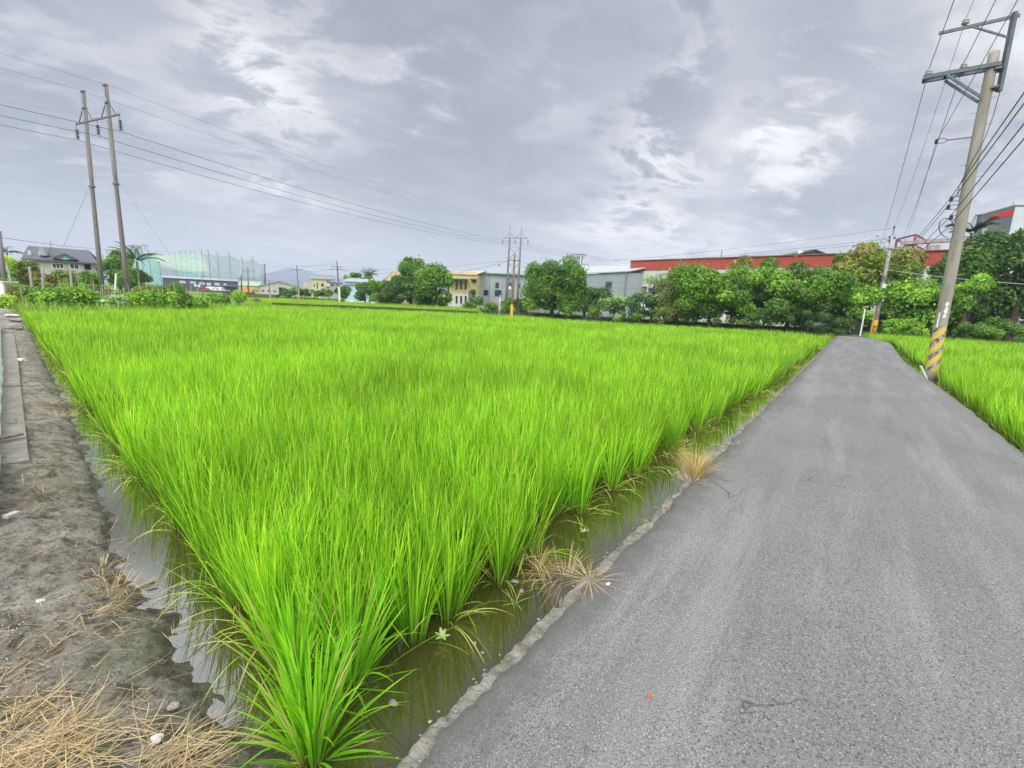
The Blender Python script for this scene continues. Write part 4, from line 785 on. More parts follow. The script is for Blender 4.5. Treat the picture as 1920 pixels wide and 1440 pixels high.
cover('garden_weeds', 'low weeds covering the ground between the garden vines', [(FARL[0][0]-1, FARL[0][1]+.6), (FARL[3][0], FARL[3][1]+.6), (FARL[4][0], FARL[4][1]+.4), (FARL[4][0], FARL[4][1]+6), (FARL[3][0]-3, FARL[3][1]+6), (FARL[0][0]-6, FARL[0][1]+5)], 16000, .8, PAL['lime']+PAL['mid']+PAL['olive'], 6)
cover('field_weeds', 'rough grass on the strip between the far fields and the trees', [B2[0], B2[1], B2[2], B2[3], B2[4], B2[5], (-2, 60), (-30, 72), (-48, 88)], 12000, .35, PAL['mid']+PAL['lime'], 7, (.04, .09))
# ---------------------------------------------------------------- low wall
def ribbon(name, pts, th, z0, z1, m, lab, cat):
    mb = MB(); V = []; n = len(pts)
    for i, p in enumerate(pts):
        d = pts[min(i+1, n-1)]-pts[max(i-1, 0)]; d = d/np.linalg.norm(d); q = np.array([-d[1], d[0]])*th
        V += [(p[0], p[1], z0), (p[0], p[1], z1), (p[0]+q[0], p[1]+q[1], z1), (p[0]+q[0], p[1]+q[1], z0)]
    mb.add(V, [(i*4+j, (i+1)*4+j, (i+1)*4+(j+1) % 4, i*4+(j+1) % 4) for i in range(n-1) for j in range(4)]+[(0, 1, 2, 3), (4*n-1, 4*n-2, 4*n-3, 4*n-4)])
    return tag(mb.build(name, m), lab, cat)
wp = [np.array(p[:2]) for p in WALL]; ribbon('low_wall', wp[:5], .2, -.34, .33, 'dark_concrete', 'long low mossy wall behind the rice, left of the lane', 'wall'); ribbon('low_wall', [wp[4]]+wp[5:], .2, -.34, .345, 'dark_concrete', 'low mossy wall running behind the lane and the right paddy', 'wall')
yd = [p+np.array([1.8, 5.5]) for p in wp[4:]]; ribbon('yard_wall', yd, .2, -.34, 1.9, 'grey_plaster', 'grey plaster yard wall half hidden behind the bright green trees', 'wall')
# gateway plinth right of far bushes
# ---------------------------------------------------------------- poles
def striped(mpts): pass
P1 = atz(1745, 703); P1[2] = 0; P2 = atz(1637, 629.5); P2[2] = 0
LD = (P2-P1)/np.linalg.norm(P2-P1); LA = np.array([-LD[1], LD[0], 0.])
e1 = empty('utility_pole', (P1[0], P1[1], -.2), 'tall concrete utility pole with yellow stripes at the roadside', 'utility pole')
H1 = 8.70
def P1z(u, v, z): return P1+LA*u+LD*v+np.array([-.021*z, 0, z])
mb = MB(); zs = [-.2, 0, 1, 2, 3, 4, 5, 6, 7, 8, H1-.03, H1]; mb.tube([P1z(0, 0, z) for z in zs], [.155-.0048*z for z in zs[:-1]]+[.07], 28)
raw('pole', mb.v, [mb.q, mb.t], 'striped_pole', None, origin=(P1[0], P1[1], 0), smooth=True)
pp = C.objects['pole']; pp.parent = e1; pp.location = (0, 0, .2)
za = 8.33
mb = MB(); mb.bar(P1z(-.16, -.13, za), P1z(1.38, -.13, za), .07, .10); mb.bar(P1z(-.16, .13, za), P1z(1.38, .13, za), .07, .10); mb.bar(P1z(1.36, -.10, za), P1z(1.36, .10, za), .05, .05); mb.bar(P1z(.9, -.095, za), P1z(.9, .095, za), .05, .05); mb.build('crossarm', 'arm_steel', e1)
mb = MB(); mb.bar(P1z(.88, -.18, za-.07), P1z(.10, -.17, za-.78), .045, .06); mb.bar(P1z(.88, .18, za-.07), P1z(.10, .17, za-.78), .045, .06); mb.build('brace', 'arm_steel', e1)
mb = MB(); mb.bar(P1z(-.24, 0, za-.65), P1z(-.24, 0, za+1.22), .10, .09); mb.bar(P1z(-.19, 0, za-.55), P1z(-.05, 0, za-.55), .3, .05); mb.bar(P1z(-.19, 0, za-.1), P1z(-.05, 0, za-.1), .3, .05); mb.build('mast', 'arm_steel', e1)
zu = za+1.15
mb = MB(); mb.bar(P1z(-.36, .08, zu), P1z(1.2, .08, zu), .05, .075); mb.build('upper_crossarm', 'arm_steel', e1)
mb = MB(); mb.bar(P1z(.55, .02, zu-.03), P1z(-.20, .0, zu-.5), .045, .04); mb.build('upper_brace', 'arm_steel', e1)
def insul(parent, p, s=1.0, m='porcelain'):
    mb = MB(); mb.lathe(p, [(.001, 0), (.035*s, .0), (.035*s, .04*s), (.085*s, .05*s), (.085*s, .075*s), (.05*s, .10*s), (.075*s, .115*s), (.07*s, .145*s), (.04*s, .18*s), (.045*s, .20*s), (.001, .205*s)], 14); return mb.build('insulator', m, parent, smooth=True)
insul(e1, P1z(1.28, 0, za+.05)); insul(e1, P1z(.56, 0, za+.05)); insul(e1, P1z(.68, .08, zu+.045))
mb = MB(); mb.bar(P1z(.12, 0, 6.62), P1z(.62, 0, 6.62), .03, .03); mb.tube([P1z(.62, 0, 6.62), P1z(.66, 0, 6.68), P1z(.84, 0, 6.68), P1z(.87, 0, 6.62), P1z(.84, 0, 6.56), P1z(.66, 0, 6.56), P1z(.62, 0, 6.62)], .012, 5); mb.build('bracket', 'pylon_steel', e1)
mb = MB(); mb.lathe(P1z(.84, 0, 6.56), [(.03, 0), (.045, .03), (.02, .06), (.045, .09), (.03, .12)], 10); mb.build('spool', 'insulator_dark', e1)
RACK = []
for z, u in ((5.02, .33), (4.80, .36), (4.52, .26)):
    mb = MB(); mb.bar(P1z(.13, -.02, z+.06), P1z(u, -.02, z+.06), .02, .02); mb.bar(P1z(.13, -.02, z-.06), P1z(u, -.02, z-.06), .02, .02); mb.bar(P1z(u-.01, -.02, z-.07), P1z(u-.01, -.02, z+.07), .02, .02); mb.build('cable_rack', 'pylon_steel', e1)
    mb = MB(); mb.lathe(P1z(u-.045, -.02, z-.045), [(.02, 0), (.045, .015), (.025, .045), (.045, .075), (.02, .09)], 10); mb.build('spool', 'insulator_dark', e1); RACK.append(P1z(u, -.02, z))
for i in range(17):
    z = 2.6+i*.33; s = 1 if i % 2 else -1; r = .152-.0048*z; mb = MB(); mb.tube([P1z(-s*r*.8, -r*.2, z), P1z(-s*(r+.10), -r*.2, z), P1z(-s*(r+.105), -r*.2, z+.03)], .008, 5); mb.build('step_bolt', 'galvanised', e1)
for z in (2.02, 2.62, 5.9): 
    mb = MB(); r = .157-.0048*z; mb.tube([P1z(0, 0, z-.012), P1z(0, 0, z+.012)], r+.004, 24); mb.build('band', 'galvanised', e1)
mb = MB(); pts = [P1z(.28+.16*math.sin(a)*1.0-.06*math.cos(a), -.03, 4.24-.26*math.cos(a)) for a in np.linspace(0, 5.6, 22)]; mb.tube(pts, .011, 6); mb.build('cable_loop', 'wire', e1)
mb = MB(); pts = [P1z(-.26, -.02, 7.7), P1z(-.22, -.05, 7.1), P1z(-.13, -.13, 6.5), P1z(.02, -.155, 6.0), P1z(.13, -.14, 5.6), P1z(.19, -.06, 5.35), P1z(.165, -.08, 5.05)]; mb.tube(pts, .009, 6); mb.build('down_lead', 'wire', e1)
mb = MB(); mb.tube([P1z(.09, -.13, 1.42), P1z(.088, -.128, 1.85)], .018, 8); mb.build('conduit', 'white_paint', e1)
p = atz(1740, 707, 0); q = atY(1726, 686, p[1]+.05); mb = MB(); mb.bar(p+[0, 0, -.1], q, .075, .03); tag(mb.build('marker_post', 'white_paint'), 'short white plastic marker leaning at the foot of the striped pole', 'marker')
e2 = empty('utility_pole', (P2[0], P2[1], -.2), 'second concrete utility pole where the lane meets the wall', 'utility pole')
def P2z(u, v, z): return P2+LA*u+LD*v+np.array([0, 0, z])
H2 = 8.35; mb = MB(); mb.tube([P2z(0, 0, z) for z in (-.2, 3, 6, H2)], [.19, .165, .14, .12], 18); mb.build('pole', 'concrete', e2, smooth=True)
mb = MB(); mb.tube([P2z(0, 0, z) for z in (.0, .9, 1.35)], [.198, .19, .182], 18); mb.build('stripe_band', 'yellow_paint', e2, smooth=True)
ZA2 = 7.35; mb = MB(); XD = np.array([1., -.28, 0]); XD /= np.linalg.norm(XD)
def P2x(u, z, v=0): return P2+XD*u+np.array([0, v, z])
mb.bar(P2x(-1.15, ZA2, -.17), P2x(1.5, ZA2, -.17), .08, .09); mb.build('crossarm', 'galvanised', e2)
for s in (-1, 1): mb = MB(); mb.bar(P2x(.62*s, ZA2-.04, -.21), P2x(.08*s, ZA2-.72, -.19), .04, .04); mb.build('brace', 'galvanised', e2)
mb = MB(); mb.bar(P2x(.02, 7.2), P2x(.02, 9.05), .07, .07); mb.build('mast', 'galvanised', e2)
for u, z in ((-.25, 8.15), (-.22, 7.9), (.12, 8.1), (-.05, 8.95)): insul(e2, P2x(u, z, -.12), 1.0, 'insulator_dark')
for s in (-1, 1): mb = MB(); mb.tube([P2x(s*(.15+.75*math.sin(a)), 7.75+.42*math.sin(2*a)*.9, -.15) for a in np.linspace(0, 1.45, 9)], .014, 5); mb.build('jumper', 'wire', e2)
mb = MB(); mb.box(*(sorted((P2[0]-.26, P2[0]+.08))), P2[1]-.36, P2[1]-.20, 4.05, 4.4); mb.build('box', 'white_paint', e2)
mb = MB(); mb.tube([P2z(0, 0, 4.6), P2z(0, 0, 5.1)], .17, 16); mb.tube([P2z(0, 0, 3.6), P2z(0, 0, 3.66)], .172, 16); mb.tube([P2z(0, 0, 3.0), P2z(0, 0, 3.08)], .177, 16); mb.build('strap', 'pole_grey', e2)
mb = MB(); mb.tube([P2x(-.3, -.1, -.1), P2x(-.28, 2.0, -.1)], .06, 8); mb.build('riser', 'yellow_paint', e2)
p = atz(1612.5, 630, 0); e = empty('white_post', (p[0], p[1], 0), 'slim white post with a small camera left of the second pole', 'post'); mb = MB(); mb.tube([p, p+[0, 0, 2.35]], .06, 12); mb.build('post', 'white_paint', e)
mb = MB(); mb.box(p[0]-.02, p[0]+.26, p[1]-.1, p[1]+.1, 2.18, 2.42); mb.build('camera_box', 'insulator_dark', e); mb = MB(); mb.bar(p+[-.1, 0, 2.42], p+[.2, 0, 2.42], .22, .05); mb.build('hood', 'white_paint', e)
p = atz(1712, 627, 0); q = atY(1703, 600, p[1]+.05); mb = MB(); mb.bar(p+[0, 0, -.1], q, .12, .08); tag(mb.build('guy_guard', 'yellow_paint'), 'yellow guard sleeve on the stay wire right of the second pole', 'guy guard'); GG = q
mb = MB(); pz = atz(1627, 628, 0); mb.tube([pz, pz+[.02, 0, 1.5]], .035, 8); tag(mb.build('thin_post', 'galvanised'), 'thin grey post between white post and second pole', 'post')
def wire(label, p, q, sag=.3, r=.012, m='wire', cat='power line', group=None, n=28):
    p = np.array(p, float); q = np.array(q, float); t = np.linspace(0, 1, n); pts = [p+(q-p)*s-np.array([0, 0, 4*sag*s*(1-s)]) for s in t]; mb = MB(); mb.tube(pts, r, 5, False)
    return tag(mb.build('power_line', m), label, cat, group)
BK = -LD*26      # previous pole of the roadside line, behind the camera
T = [P1z(1.28, 0, za+.25), P1z(.68, .08, zu+.24), P1z(.56, 0, za+.25), P1z(.84, -.0, 6.62)]
E2 = [P2x(-.85, 7.42, -.17), P2x(.02, 9.0), P2x(.55, 7.42, -.17), P2x(.8, 7.42, -.17)]
for (a, b, n_, r_) in zip(T, E2, ('left conductor from the lower crossarm of the striped pole', 'top conductor from the upper crossarm of the striped pole', 'right conductor from the lower crossarm of the striped pole', 'neutral wire held by the bracket of the striped pole'), (.0085, .006, .0085, .006)):
    wire(n_+', going away to the second pole', a, b, .55, r_); wire(n_+', coming towards the viewer', a+BK, a, .25, r_)
EL = [P2x(-.15, 5.2, -.2), P2x(-.12, 5.0, -.2), P2x(-.1, 4.8, -.2), P2x(.1, 5.1, -.2)]
ST = [RACK[0], RACK[1], RACK[2], RACK[2]+[0, 0, -.3]]
EN = [np.array(v) for v in (atY(1920, 172, 7.2), atY(1920, 192, 7.2), atY(1920, 230, 7.2), atY(1920, 258, 7.2))]
for i, (a, b, c) in enumerate(zip(ST, EL, EN)):
    nm = ('uppermost', 'second', 'third', 'lowest')[i]; wire(nm+' service cable from the striped pole down to the second pole', a, b, .1, .009, 'wire')
    d = (c-a); wire(nm+' service cable rising from the striped pole out of the right edge', a, a+d*2.2, .02, .009, 'wire')
wire('stay wire from the second pole to the yellow guard', P2x(.1, 6.4), GG, .0, .008, 'wire_pale', 'stay wire')
a = P2x(0, 5.6, -.1); wire('white telephone wire from the second pole to the right edge', a, a+(np.array(atY(1990, 537, 30))-a)*1.0, .15, .012, 'plastic_white', 'wire')
a = P2x(.2, 4.5); wire('grey telephone wire crossing the dark trees on the right', a, np.array(atY(1990, 535, 36)), .3, .010, 'wire_pale', 'wire')
# double pole H frames of the high line
def hframe(pa, ba, pb, bb, H, zarm, zs_, name, label, m, left=True):
    """pa, pb pole tops; ba, bb bases"""
    pa, pb, ba, bb = [np.array(q, float) for q in (pa, pb, ba, bb)]; d = pb-pa; sp = np.linalg.norm(d[:2]); d = d/np.linalg.norm(d); nrm = np.array([-d[1], d[0], 0]); nrm /= np.linalg.norm(nrm)
    e = empty(name, tuple((ba+bb)/2), label, 'power pylon'); at = lambda b, p, z: b+(p-b)*((z-b[2])/(p[2]-b[2])); ins = []
    for b, p in ((ba, pa), (bb, pb)):
        mb = MB(); mb.tube([at(b, p, z) for z in (b[2], 4, 8, zs_)], [.175, .15, .125, .11] if left else [.22, .2, .18, .16], 16); mb.build('pole', m, e, smooth=True)
        if left:
            for s in (-1, 1): mb = MB(); mb.bar(at(b, p, zs_-2.6)+d*s*.165, at(b, p, H)+d*s*.165, .055, .14); mb.build('channel', 'galvanised' if s < 0 else 'pole_grey', e)
            mb = MB(); mb.bar(at(b, p, H-.05)-d*.2, at(b, p, H-.05)+d*.2, .16, .08); mb.bar(at(b, p, zarm+.9)-d*.2, at(b, p, zarm+.9)+d*.2, .2, .06); mb.build('cap', 'pylon_steel', e)
            mb = MB(); mb.tube([at(b, p, zs_-3.2), at(b, p, zs_-3.08)], .2, 14); mb.build('collar', 'pylon_steel', e)
            for k in range(16):
                z = 1.5+k*.5; s = 1 if k % 2 else -1; c = at(b, p, z); mb = MB(); mb.tube([c+d*s*.12, c+d*s*.30], .010, 5); mb.build('step_bolt', 'galvanised', e)
        else: mb = MB(); mb.bar(at(b, p, zs_), at(b, p, H), .09, .09); mb.build('mast', m, e)
    ca, cb = at(ba, pa, zarm), at(bb, pb, zarm); x = 1.35
    for s in ((0, 1) if not left else (0,)): mb = MB(); o = nrm*.0; mb.bar(ca-d*x+o, cb+d*x+o, .10, .10); mb.build('crossarm', 'pylon_steel', e); break
    for c in (ca, cb):
        for s in (-1, 1):
            if left and s*1 == 1 and c is cb or not left or True: mb = MB(); mb.bar(c+d*s*.15+[0, 0, .95], c+d*s*.95+[0, 0, .03], .05, .05); mb.build('arm_stay', 'pylon_steel', e)
    if not left:
        for z0, z1 in ((zarm-1.5, zarm-3.9), (zarm-4.4, zarm-6.8)):
            for s in (0, 1):
                u, v = ((ba, pa), (bb, pb)) if s else ((bb, pb), (ba, pa)); mb = MB(); mb.bar(at(*u, z0), at(*v, z1), .07, .07); mb.build('cross_brace', 'pylon_steel', e)
    for c in (ca-d*x, (ca+cb)/2, cb+d*x):
        mb = MB(); mb.bar(c+[0, 0, -.02], c+[0, 0, -.32], .03, .03); mb.build('hanger', 'pylon_steel', e)
        mb = MB(); prof = []
        for k in range(5): z = -.36-k*.14; prof += [(.03, z), (.125, z-.03), (.125, z-.055), (.03, z-.09)]
        mb.lathe(c, prof[:], 12); mb.build('insulator_string', 'insulator_dark', e, smooth=True); ins.append(c+[0, 0, -1.10])
    return e, [pa, pb], ins
HL = 15.; ta, tb = atz(155, 170, HL), atz(197, 158, HL)
ba = atY(193, 560, ta[1]); ba = ba+(ba-ta)*((GZ-ba[2])/(ba[2]-ta[2])); bb = atY(241, 561, tb[1]); bb = bb+(bb-tb)*((GZ-bb[2])/(bb[2]-tb[2])); ba[1] = ta[1]; bb[1] = tb[1]
eL, topL, insL = hframe(ta, ba, tb, bb, HL, 12.95, 11.7, 'double_pole_pylon', 'tall double pole pylon with hanging insulators left of the paddy', 'pole_grey')
tc1, tc2 = atz(957, 425, HL), atz(977, 423, HL); dcc = (tc2-tc1); dcc /= np.linalg.norm(dcc); mc = (tc1+tc2)/2; tc1, tc2 = mc-dcc*1.45, mc+dcc*1.45
dx = colx(960, mc[1], 6)-colx(966, mc[1], 14); 
yc = mc[1]; ux = np.array([1., -.2, 0]); ux /= np.linalg.norm(ux); xa, xb = colx(957, yc, HL), colx(978, yc, HL)
tc1, tc2 = np.array([xa, yc+.3, HL]), np.array([xb, yc-.3, HL])
eC, topC, insC = hframe(tc1, (xa-.25, yc+.3, GZ), tc2, (xb-.15, yc-.3, GZ), HL, 12.9, 12.9, 'double_pole_pylon', 'distant cross braced double pole pylon behind the grey factory', 'pylon_steel', False)
nmz = ('farther', 'middle', 'nearer')
for i in range(3):
    a, b = insL[i], insC[i]; wire(nmz[i]+' conductor of the high line between the two double pole pylons', a, b, .9, .016, 'wire')
    d = (insL[1]-insC[1])*.9; wire(nmz[i]+' conductor of the high line running out of the left edge', a, a+d, .9, .014, 'wire')
for i in range(2):
    a, b = topL[i], topC[i]; wire(('farther', 'nearer')[i]+' shield wire at the top of the high line over the paddy', a, b, .7, .009, 'wire_pale'); d = (topL[0]-topC[0])*.9; wire(('farther', 'nearer')[i]+' shield wire running out of the left edge', a, a+d, .7, .008, 'wire_pale')
far = [np.array(atY(px, py, 150)) for px, py in ((1175, 488), (1160, 490), (1140, 492))]
for i in range(3): wire(nmz[2-i]+' conductor of the high line going on behind the drooping tree', insC[2-i], far[i], .4, .02, 'wire')
for i in range(2): wire(('farther', 'nearer')[i]+' shield wire going on to the right of the distant pylon', topC[i], np.array(atY(1170+i*15, 484, 150)), .4, .012, 'wire_pale')
wire('stay wire slanting right from the tall double pole pylon', bb+(tb-bb)*.62, np.array(atY(320, 480, tb[1]-1)), 0, .010, 'wire_pale', 'stay wire'); a = bb+(tb-bb)*.62
wire('stay wire slanting left from the tall double pole pylon', ba+(ta-ba)*.60, np.array(atY(118, 465, ta[1]+4)), 0, .010, 'wire_pale', 'stay wire')
# plain distant poles
def upole(px, pyt, pyb, Y, r, label, m='pole_grey', arms=(), band=None, tiltpx=None, name='utility_pole', extra=None):
    X = colx(px, Y, 0); zt = atY(tiltpx or px, pyt, Y)[2]; xt = atY(tiltpx or px, pyt, Y)[0] if tiltpx else X
    e = empty(name, (X, Y, GZ), label, 'utility pole'); mb = MB(); mb.tube([(X, Y, GZ), (X+(xt-X)*.5, Y, (zt+GZ)/2), (xt, Y, zt)], [r, r*.85, r*.65], 10); mb.build('pole', m, e, smooth=True)
    for dz_, w_ in arms: xx = X+(xt-X)*(zt-dz_-GZ)/(zt-GZ); mb = MB(); mb.bar((xx-w_, Y-.12, zt-dz_), (xx+w_, Y-.12, zt-dz_), .1, .1); mb.build('crossarm', 'pylon_steel', e)
    if band: xx = X+(xt-X)*.12; mb = MB(); mb.tube([(X+(xt-X)*.03, Y, band[0]), (X+(xt-X)*.2, Y, band[1])], r*1.04, 10); mb.build('stripe_band', band[2], e)
    return e, np.array([xt, Y, zt])
eW, tW = upole(959, 478, 585, 47.5, .15, 'thin wooden pole with a lamp standing before the grey factory', 'wood', ((.55, .55),), (-.3, 1.2, 'yellow_paint'), 965)
x_ = colx(957, 47.5, 4); zl = atY(956, 537, 47.3)[2]; mb = MB(); mb.tube([(x_, 47.3, zl), (x_-.1, 47.25, zl+.35), (x_-.35, 47.2, zl+.6)], .03, 6); mb.build('lamp_arm', 'galvanised', eW); mb = MB(); mb.box(x_-.12, x_+.12, 47.1, 47.3, zl-.3, zl); mb.build('lamp', 'white_paint', eW)
p = atz(936, 578, 0); e = empty('street_post', (colx(936, 51, 0), 51, GZ), 'short white post with a grey head before the pink wall base', 'post'); x_ = colx(936, 51, 0); zt = atY(939, 555, 51)[2]; mb = MB(); mb.tube([(x_, 51, GZ), (x_+.05, 51, zt)], .07, 8); mb.build('post', 'white_paint', e); mb = MB(); mb.bar((x_-.1, 51, zt), (x_+.4, 51, zt+.25), .3, .15); mb.build('head', 'galvanised', e)
_, t1 = upole(637, 489, 563, 78, .17, 'far utility pole with two crossarms right of the cream house', 'pole_grey', ((1.0, 1.0), (1.45, 1.3)), (.0, 2.6, 'white_paint'), 631.5)
_, t2 = upole(561, 497, 560, 95, .16, 'far slender pole with a crossarm between orchard and mountain', 'pole_grey', ((.9, 1.2),), (.0, 2.2, 'bamboo'), 556)
_, t3 = upole(466, 501, 552, 120, .2, 'far pole in front of the right part of the green net', 'pole_grey', ((.9, 1.5),), None, 464.5)
_, t4 = upole(453, 515, 548, 115, .2, 'short dark pole beside the dark warehouse', 'insulator_dark', (), None, 452.5)
_, t5 = upole(507, 526, 557, 90, .12, 'short plain pole before the cream warehouse gable', 'wood', (), (.0, 1.2, 'concrete'), 504)
_, t6 = upole(498, 495, 528, 200, .35, 'thick pole at the right end of the green net', 'insulator_dark', (), None, 496)
_, t7 = upole(11, 433, 548, 30, .13, 'leaning utility pole at the left edge', 'pole_grey', (), None, -1)
_, t8 = upole(380, 511, 556, 60, .06, 'thin grey pole rising behind the garden', 'pole_grey', (), None, 378)
for nm, a, b, sg, r in (('upper wire between the far poles past the mountain', t2+[0, 0, -.2], t1+[0, 0, -.1], .3, .018), ('lower wire between the far poles past the mountain', t2+[0, 0, -.9], t1+[0, 0, -1.1], .5, .02), ('wire from the far crossarm pole to the right trees', t1+[0, 0, -1.2], np.array(atY(735, 511, 60)), .5, .018), ('wire from the far crossarm pole to the left pole', t2+[0, 0, -.9], t3+[0, 0, -.9], .8, .02), ('wire from the thick pole to the far crossarm pole', t6+[0, 0, -.3], t1+[0, 0, -.6], .6, .022),
        ('lowest wire across the foot of the mountain', np.array(atY(400, 517, 100)), np.array(atY(640, 526, 78)), .5, .022), ('second lowest wire across the foot of the mountain', np.array(atY(400, 521, 100)), np.array(atY(660, 531, 78)), .5, .018), ('wire running left from the far net pole', t3+[0, 0, -.9], np.array(atY(300, 506, 90)), .6, .018),
        ('lower wire at the left edge above the grey roofed house', t7+[0, 0, -.4], np.array(atY(240, 469, 60)), .2, .016), ('upper wire of the wooden pole going left', tW+[0, 0, -.5], np.array(atY(600, 545-40, 60)), .4, .012), ('pair of service wires left of the wooden pole', tW+[-.4, 0, -.55], np.array(atY(770, 522, 60)), .3, .016),
        ('wire from the wooden pole to the drooping tree', tW+[.4, 0, -.55], np.array(atY(1100, 503, 44)), .4, .012), ('low cable across the grey factory left of the drooping tree', np.array(atY(770, 534, 47)), np.array(atY(958, 532, 47.4)), .3, .012), ('cable across the grey factory right of the drooping tree', np.array(atY(1100, 527, 44)), np.array(atY(1250, 531, 42)), .1, .012), ('second cable across the grey factory right of the drooping tree', np.array(atY(1100, 537, 44)), np.array(atY(1250, 540, 42)), .1, .012)):
    wire(nm, a, b, sg, r, 'wire_pale', group=None)
for i, (py0, py1, z_) in enumerate(((435, 8.8, .0), (466, 7.6, .0), (477, 7.4, 0))):
    wire(('highest', 'middle', 'lowest')[i]+' of the wires running left from the second pole over the red band', P2x(-.25, (8.95, 8.15, 7.9)[i], -.1), np.array(atY(1100, (492, 498, 500)[i], 70)), .3, .014, 'wire_pale')
# small pylon on the skyline
e = empty('lattice_pylon', (colx(1088, 150, 0), 150, GZ), 'small T shaped pylon on the skyline behind the grey factory roof', 'power pylon'); X = colx(1088, 150, 14); zt = atY(1088, 477, 150)[2]; mb = MB()
for s in (-1, 1): mb.bar((X+s*.5, 150, GZ), (X+s*.45, 150, zt), .3, .3)
mb.build('mast', 'pylon_steel', e); mb = MB(); mb.bar((X-1.9, 150, zt), (X+1.9, 150, zt), .3, .25); mb.build('crossarm', 'pylon_steel', e)
for s in (-1, 1): mb = MB(); mb.bar((X+s*1.5, 150, zt), (X+s*.5, 150, zt-1.4), .2, .2); mb.build('brace', 'pylon_steel', e)
mb = MB(); mb.tube([(X+.8, 150, 12), (X+.8, 150, 14.2), (X+2.4, 150, 14.2), (X+2.6, 150, 11)], .12, 6); mb.build('side_arch', 'pylon_steel', e)
# ---------------------------------------------------------------- buildings
class Fr:
    """facade frame: u along A->B (left to right as seen), v behind the facade, z up"""
    def __init__(s, A, B): s.A = np.array(A, float); s.B = np.array(B, float); s.u = (s.B-s.A)/np.linalg.norm(s.B-s.A); s.n = np.array([-s.u[1], s.u[0]]); s.len = float(np.linalg.norm(s.B-s.A))
    def w(s, u, v, z): p = s.A+s.u*u+s.n*v; return (p[0], p[1], z)
    def px(s, px, py):
        P = on_plane(px, py, s.A, s.n); return float((P[:2]-s.A)@s.u), float(P[2])
def PB(A, px, ang):          # where the facade starting at A and turned by ang degrees meets the pixel column px
    lo, hi = .5, 400.; a = math.radians(ang)
    for _ in range(50):
        m = (lo+hi)/2
        if proj((A[0]+math.cos(a)*m, A[1]+math.sin(a)*m, 3.))[0] < px: lo = m
        else: hi = m
    return (A[0]+math.cos(a)*m, A[1]+math.sin(a)*m)
def PX(px, Y, z=3.): return (colx(px, Y, z), Y)
def window(par, fr, px0, py0, px1, py1, fm='galvanised', pm='dark_glass', v=0., bars=0, name='window'):
    a = fr.px(px0, (py0+py1)/2)[0]; b = fr.px(px1, (py0+py1)/2)[0]; m = (px0+px1)/2; z1 = fr.px(m, py0)[1]; z0 = fr.px(m, py1)[1]; t = min(.09, (b-a)*.12)
    mb = MB(); mb.box(a-t, b+t, v-.06, v-.002, z0-t, z0, fr); mb.box(a-t, b+t, v-.06, v-.002, z1, z1+t, fr); mb.box(a-t, a, v-.06, v-.002, z0, z1, fr); mb.box(b, b+t, v-.06, v-.002, z0, z1, fr)
    for k in range(bars): c = a+(b-a)*(k+1)/(bars+1); mb.box(c-t*.3, c+t*.3, v-.05, v-.03, z0, z1, fr)
    o = mb.build(name, fm, par); mb = MB(); mb.box(a, b, v-.028, v-.004, z0, z1, fr); mb.build('pane', pm, o); return o
def wallbox(par, fr, depth, z0, z1, m, v0=0., u0=0., u1=None, name='wall'):
    mb = MB(); mb.box(u0, fr.len if u1 is None else u1, v0, v0+depth, z0, z1, fr); return mb.build(name, m, par)
def poly(par, name, m, fr, pts, faces): mb = MB(); mb.v = [fr.w(*p) for p in pts]; mb.q = [f for f in faces if len(f) == 4]; mb.t = [f for f in faces if len(f) == 3]; return mb.build(name, m, par)
def gable_long(par, fr, depth, ze, zr, m, ov=.35, wall_m=None, name='roof', th=.15):      # ridge parallel to the facade
    l = fr.len; a, b = -ov, l+ov; h = depth/2; P = [(a, -ov, ze), (b, -ov, ze), (b, h, zr), (a, h, zr), (a, depth+ov, ze), (b, depth+ov, ze)]; P += [(u, v, z-th) for u, v, z in P]
    r = poly(par, name, m, fr, P, [(0, 1, 2, 3), (3, 2, 5, 4), (6, 9, 8, 7), (9, 10, 11, 8), (0, 6, 7, 1), (4, 5, 11, 10), (0, 3, 9, 6), (3, 4, 10, 9), (1, 7, 8, 2), (2, 8, 11, 5)])
    if wall_m:
        for u in (.01, l-.01): poly(par, 'gable', wall_m, fr, [(u, 0, ze-.02), (u, depth, ze-.02), (u, h, zr-.2), (u+.1*(1 if u < 1 else -1), 0, ze-.02), (u+.1*(1 if u < 1 else -1), depth, ze-.02), (u+.1*(1 if u < 1 else -1), h, zr-.2)], [(0, 1, 2), (3, 5, 4), (0, 2, 5, 3), (1, 4, 5, 2)])
    return r
def gable_front(par, fr, depth, ze, zr, m, wall_m, ov=.3, name='roof', th=.2):            # gable faces the camera
    l = fr.len; h = l/2; P = [(-ov, -ov, ze-.05), (h, -ov, zr), (l+ov, -ov, ze-.05), (-ov, depth+ov, ze-.05), (h, depth+ov, zr), (l+ov, depth+ov, ze-.05)]; P += [(u, v, z-th) for u, v, z in P]
    poly(par, name, m, fr, P, [(0, 1, 4, 3), (1, 2, 5, 4), (6, 9, 10, 7), (7, 10, 11, 8), (0, 6, 7, 1), (1, 7, 8, 2), (0, 3, 9, 6), (2, 8, 11, 5)])
    poly(par, 'gable', wall_m, fr, [(0, 0, ze-.02), (l, 0, ze-.02), (h, 0, zr-.22), (0, .2, ze-.02), (l, .2, ze-.02), (h, .2, zr-.22)], [(0, 1, 2), (3, 5, 4), (0, 2, 5, 3), (1, 4, 5, 2)])
def B(name, label, A, Bp, cat='building'):
    fr = Fr(A, Bp); return empty(name, (fr.A[0], fr.A[1], GZ), label, cat), fr
def corr(nm, fr, col, pitch): return corrugated(nm, col, tuple(fr.u), pitch)
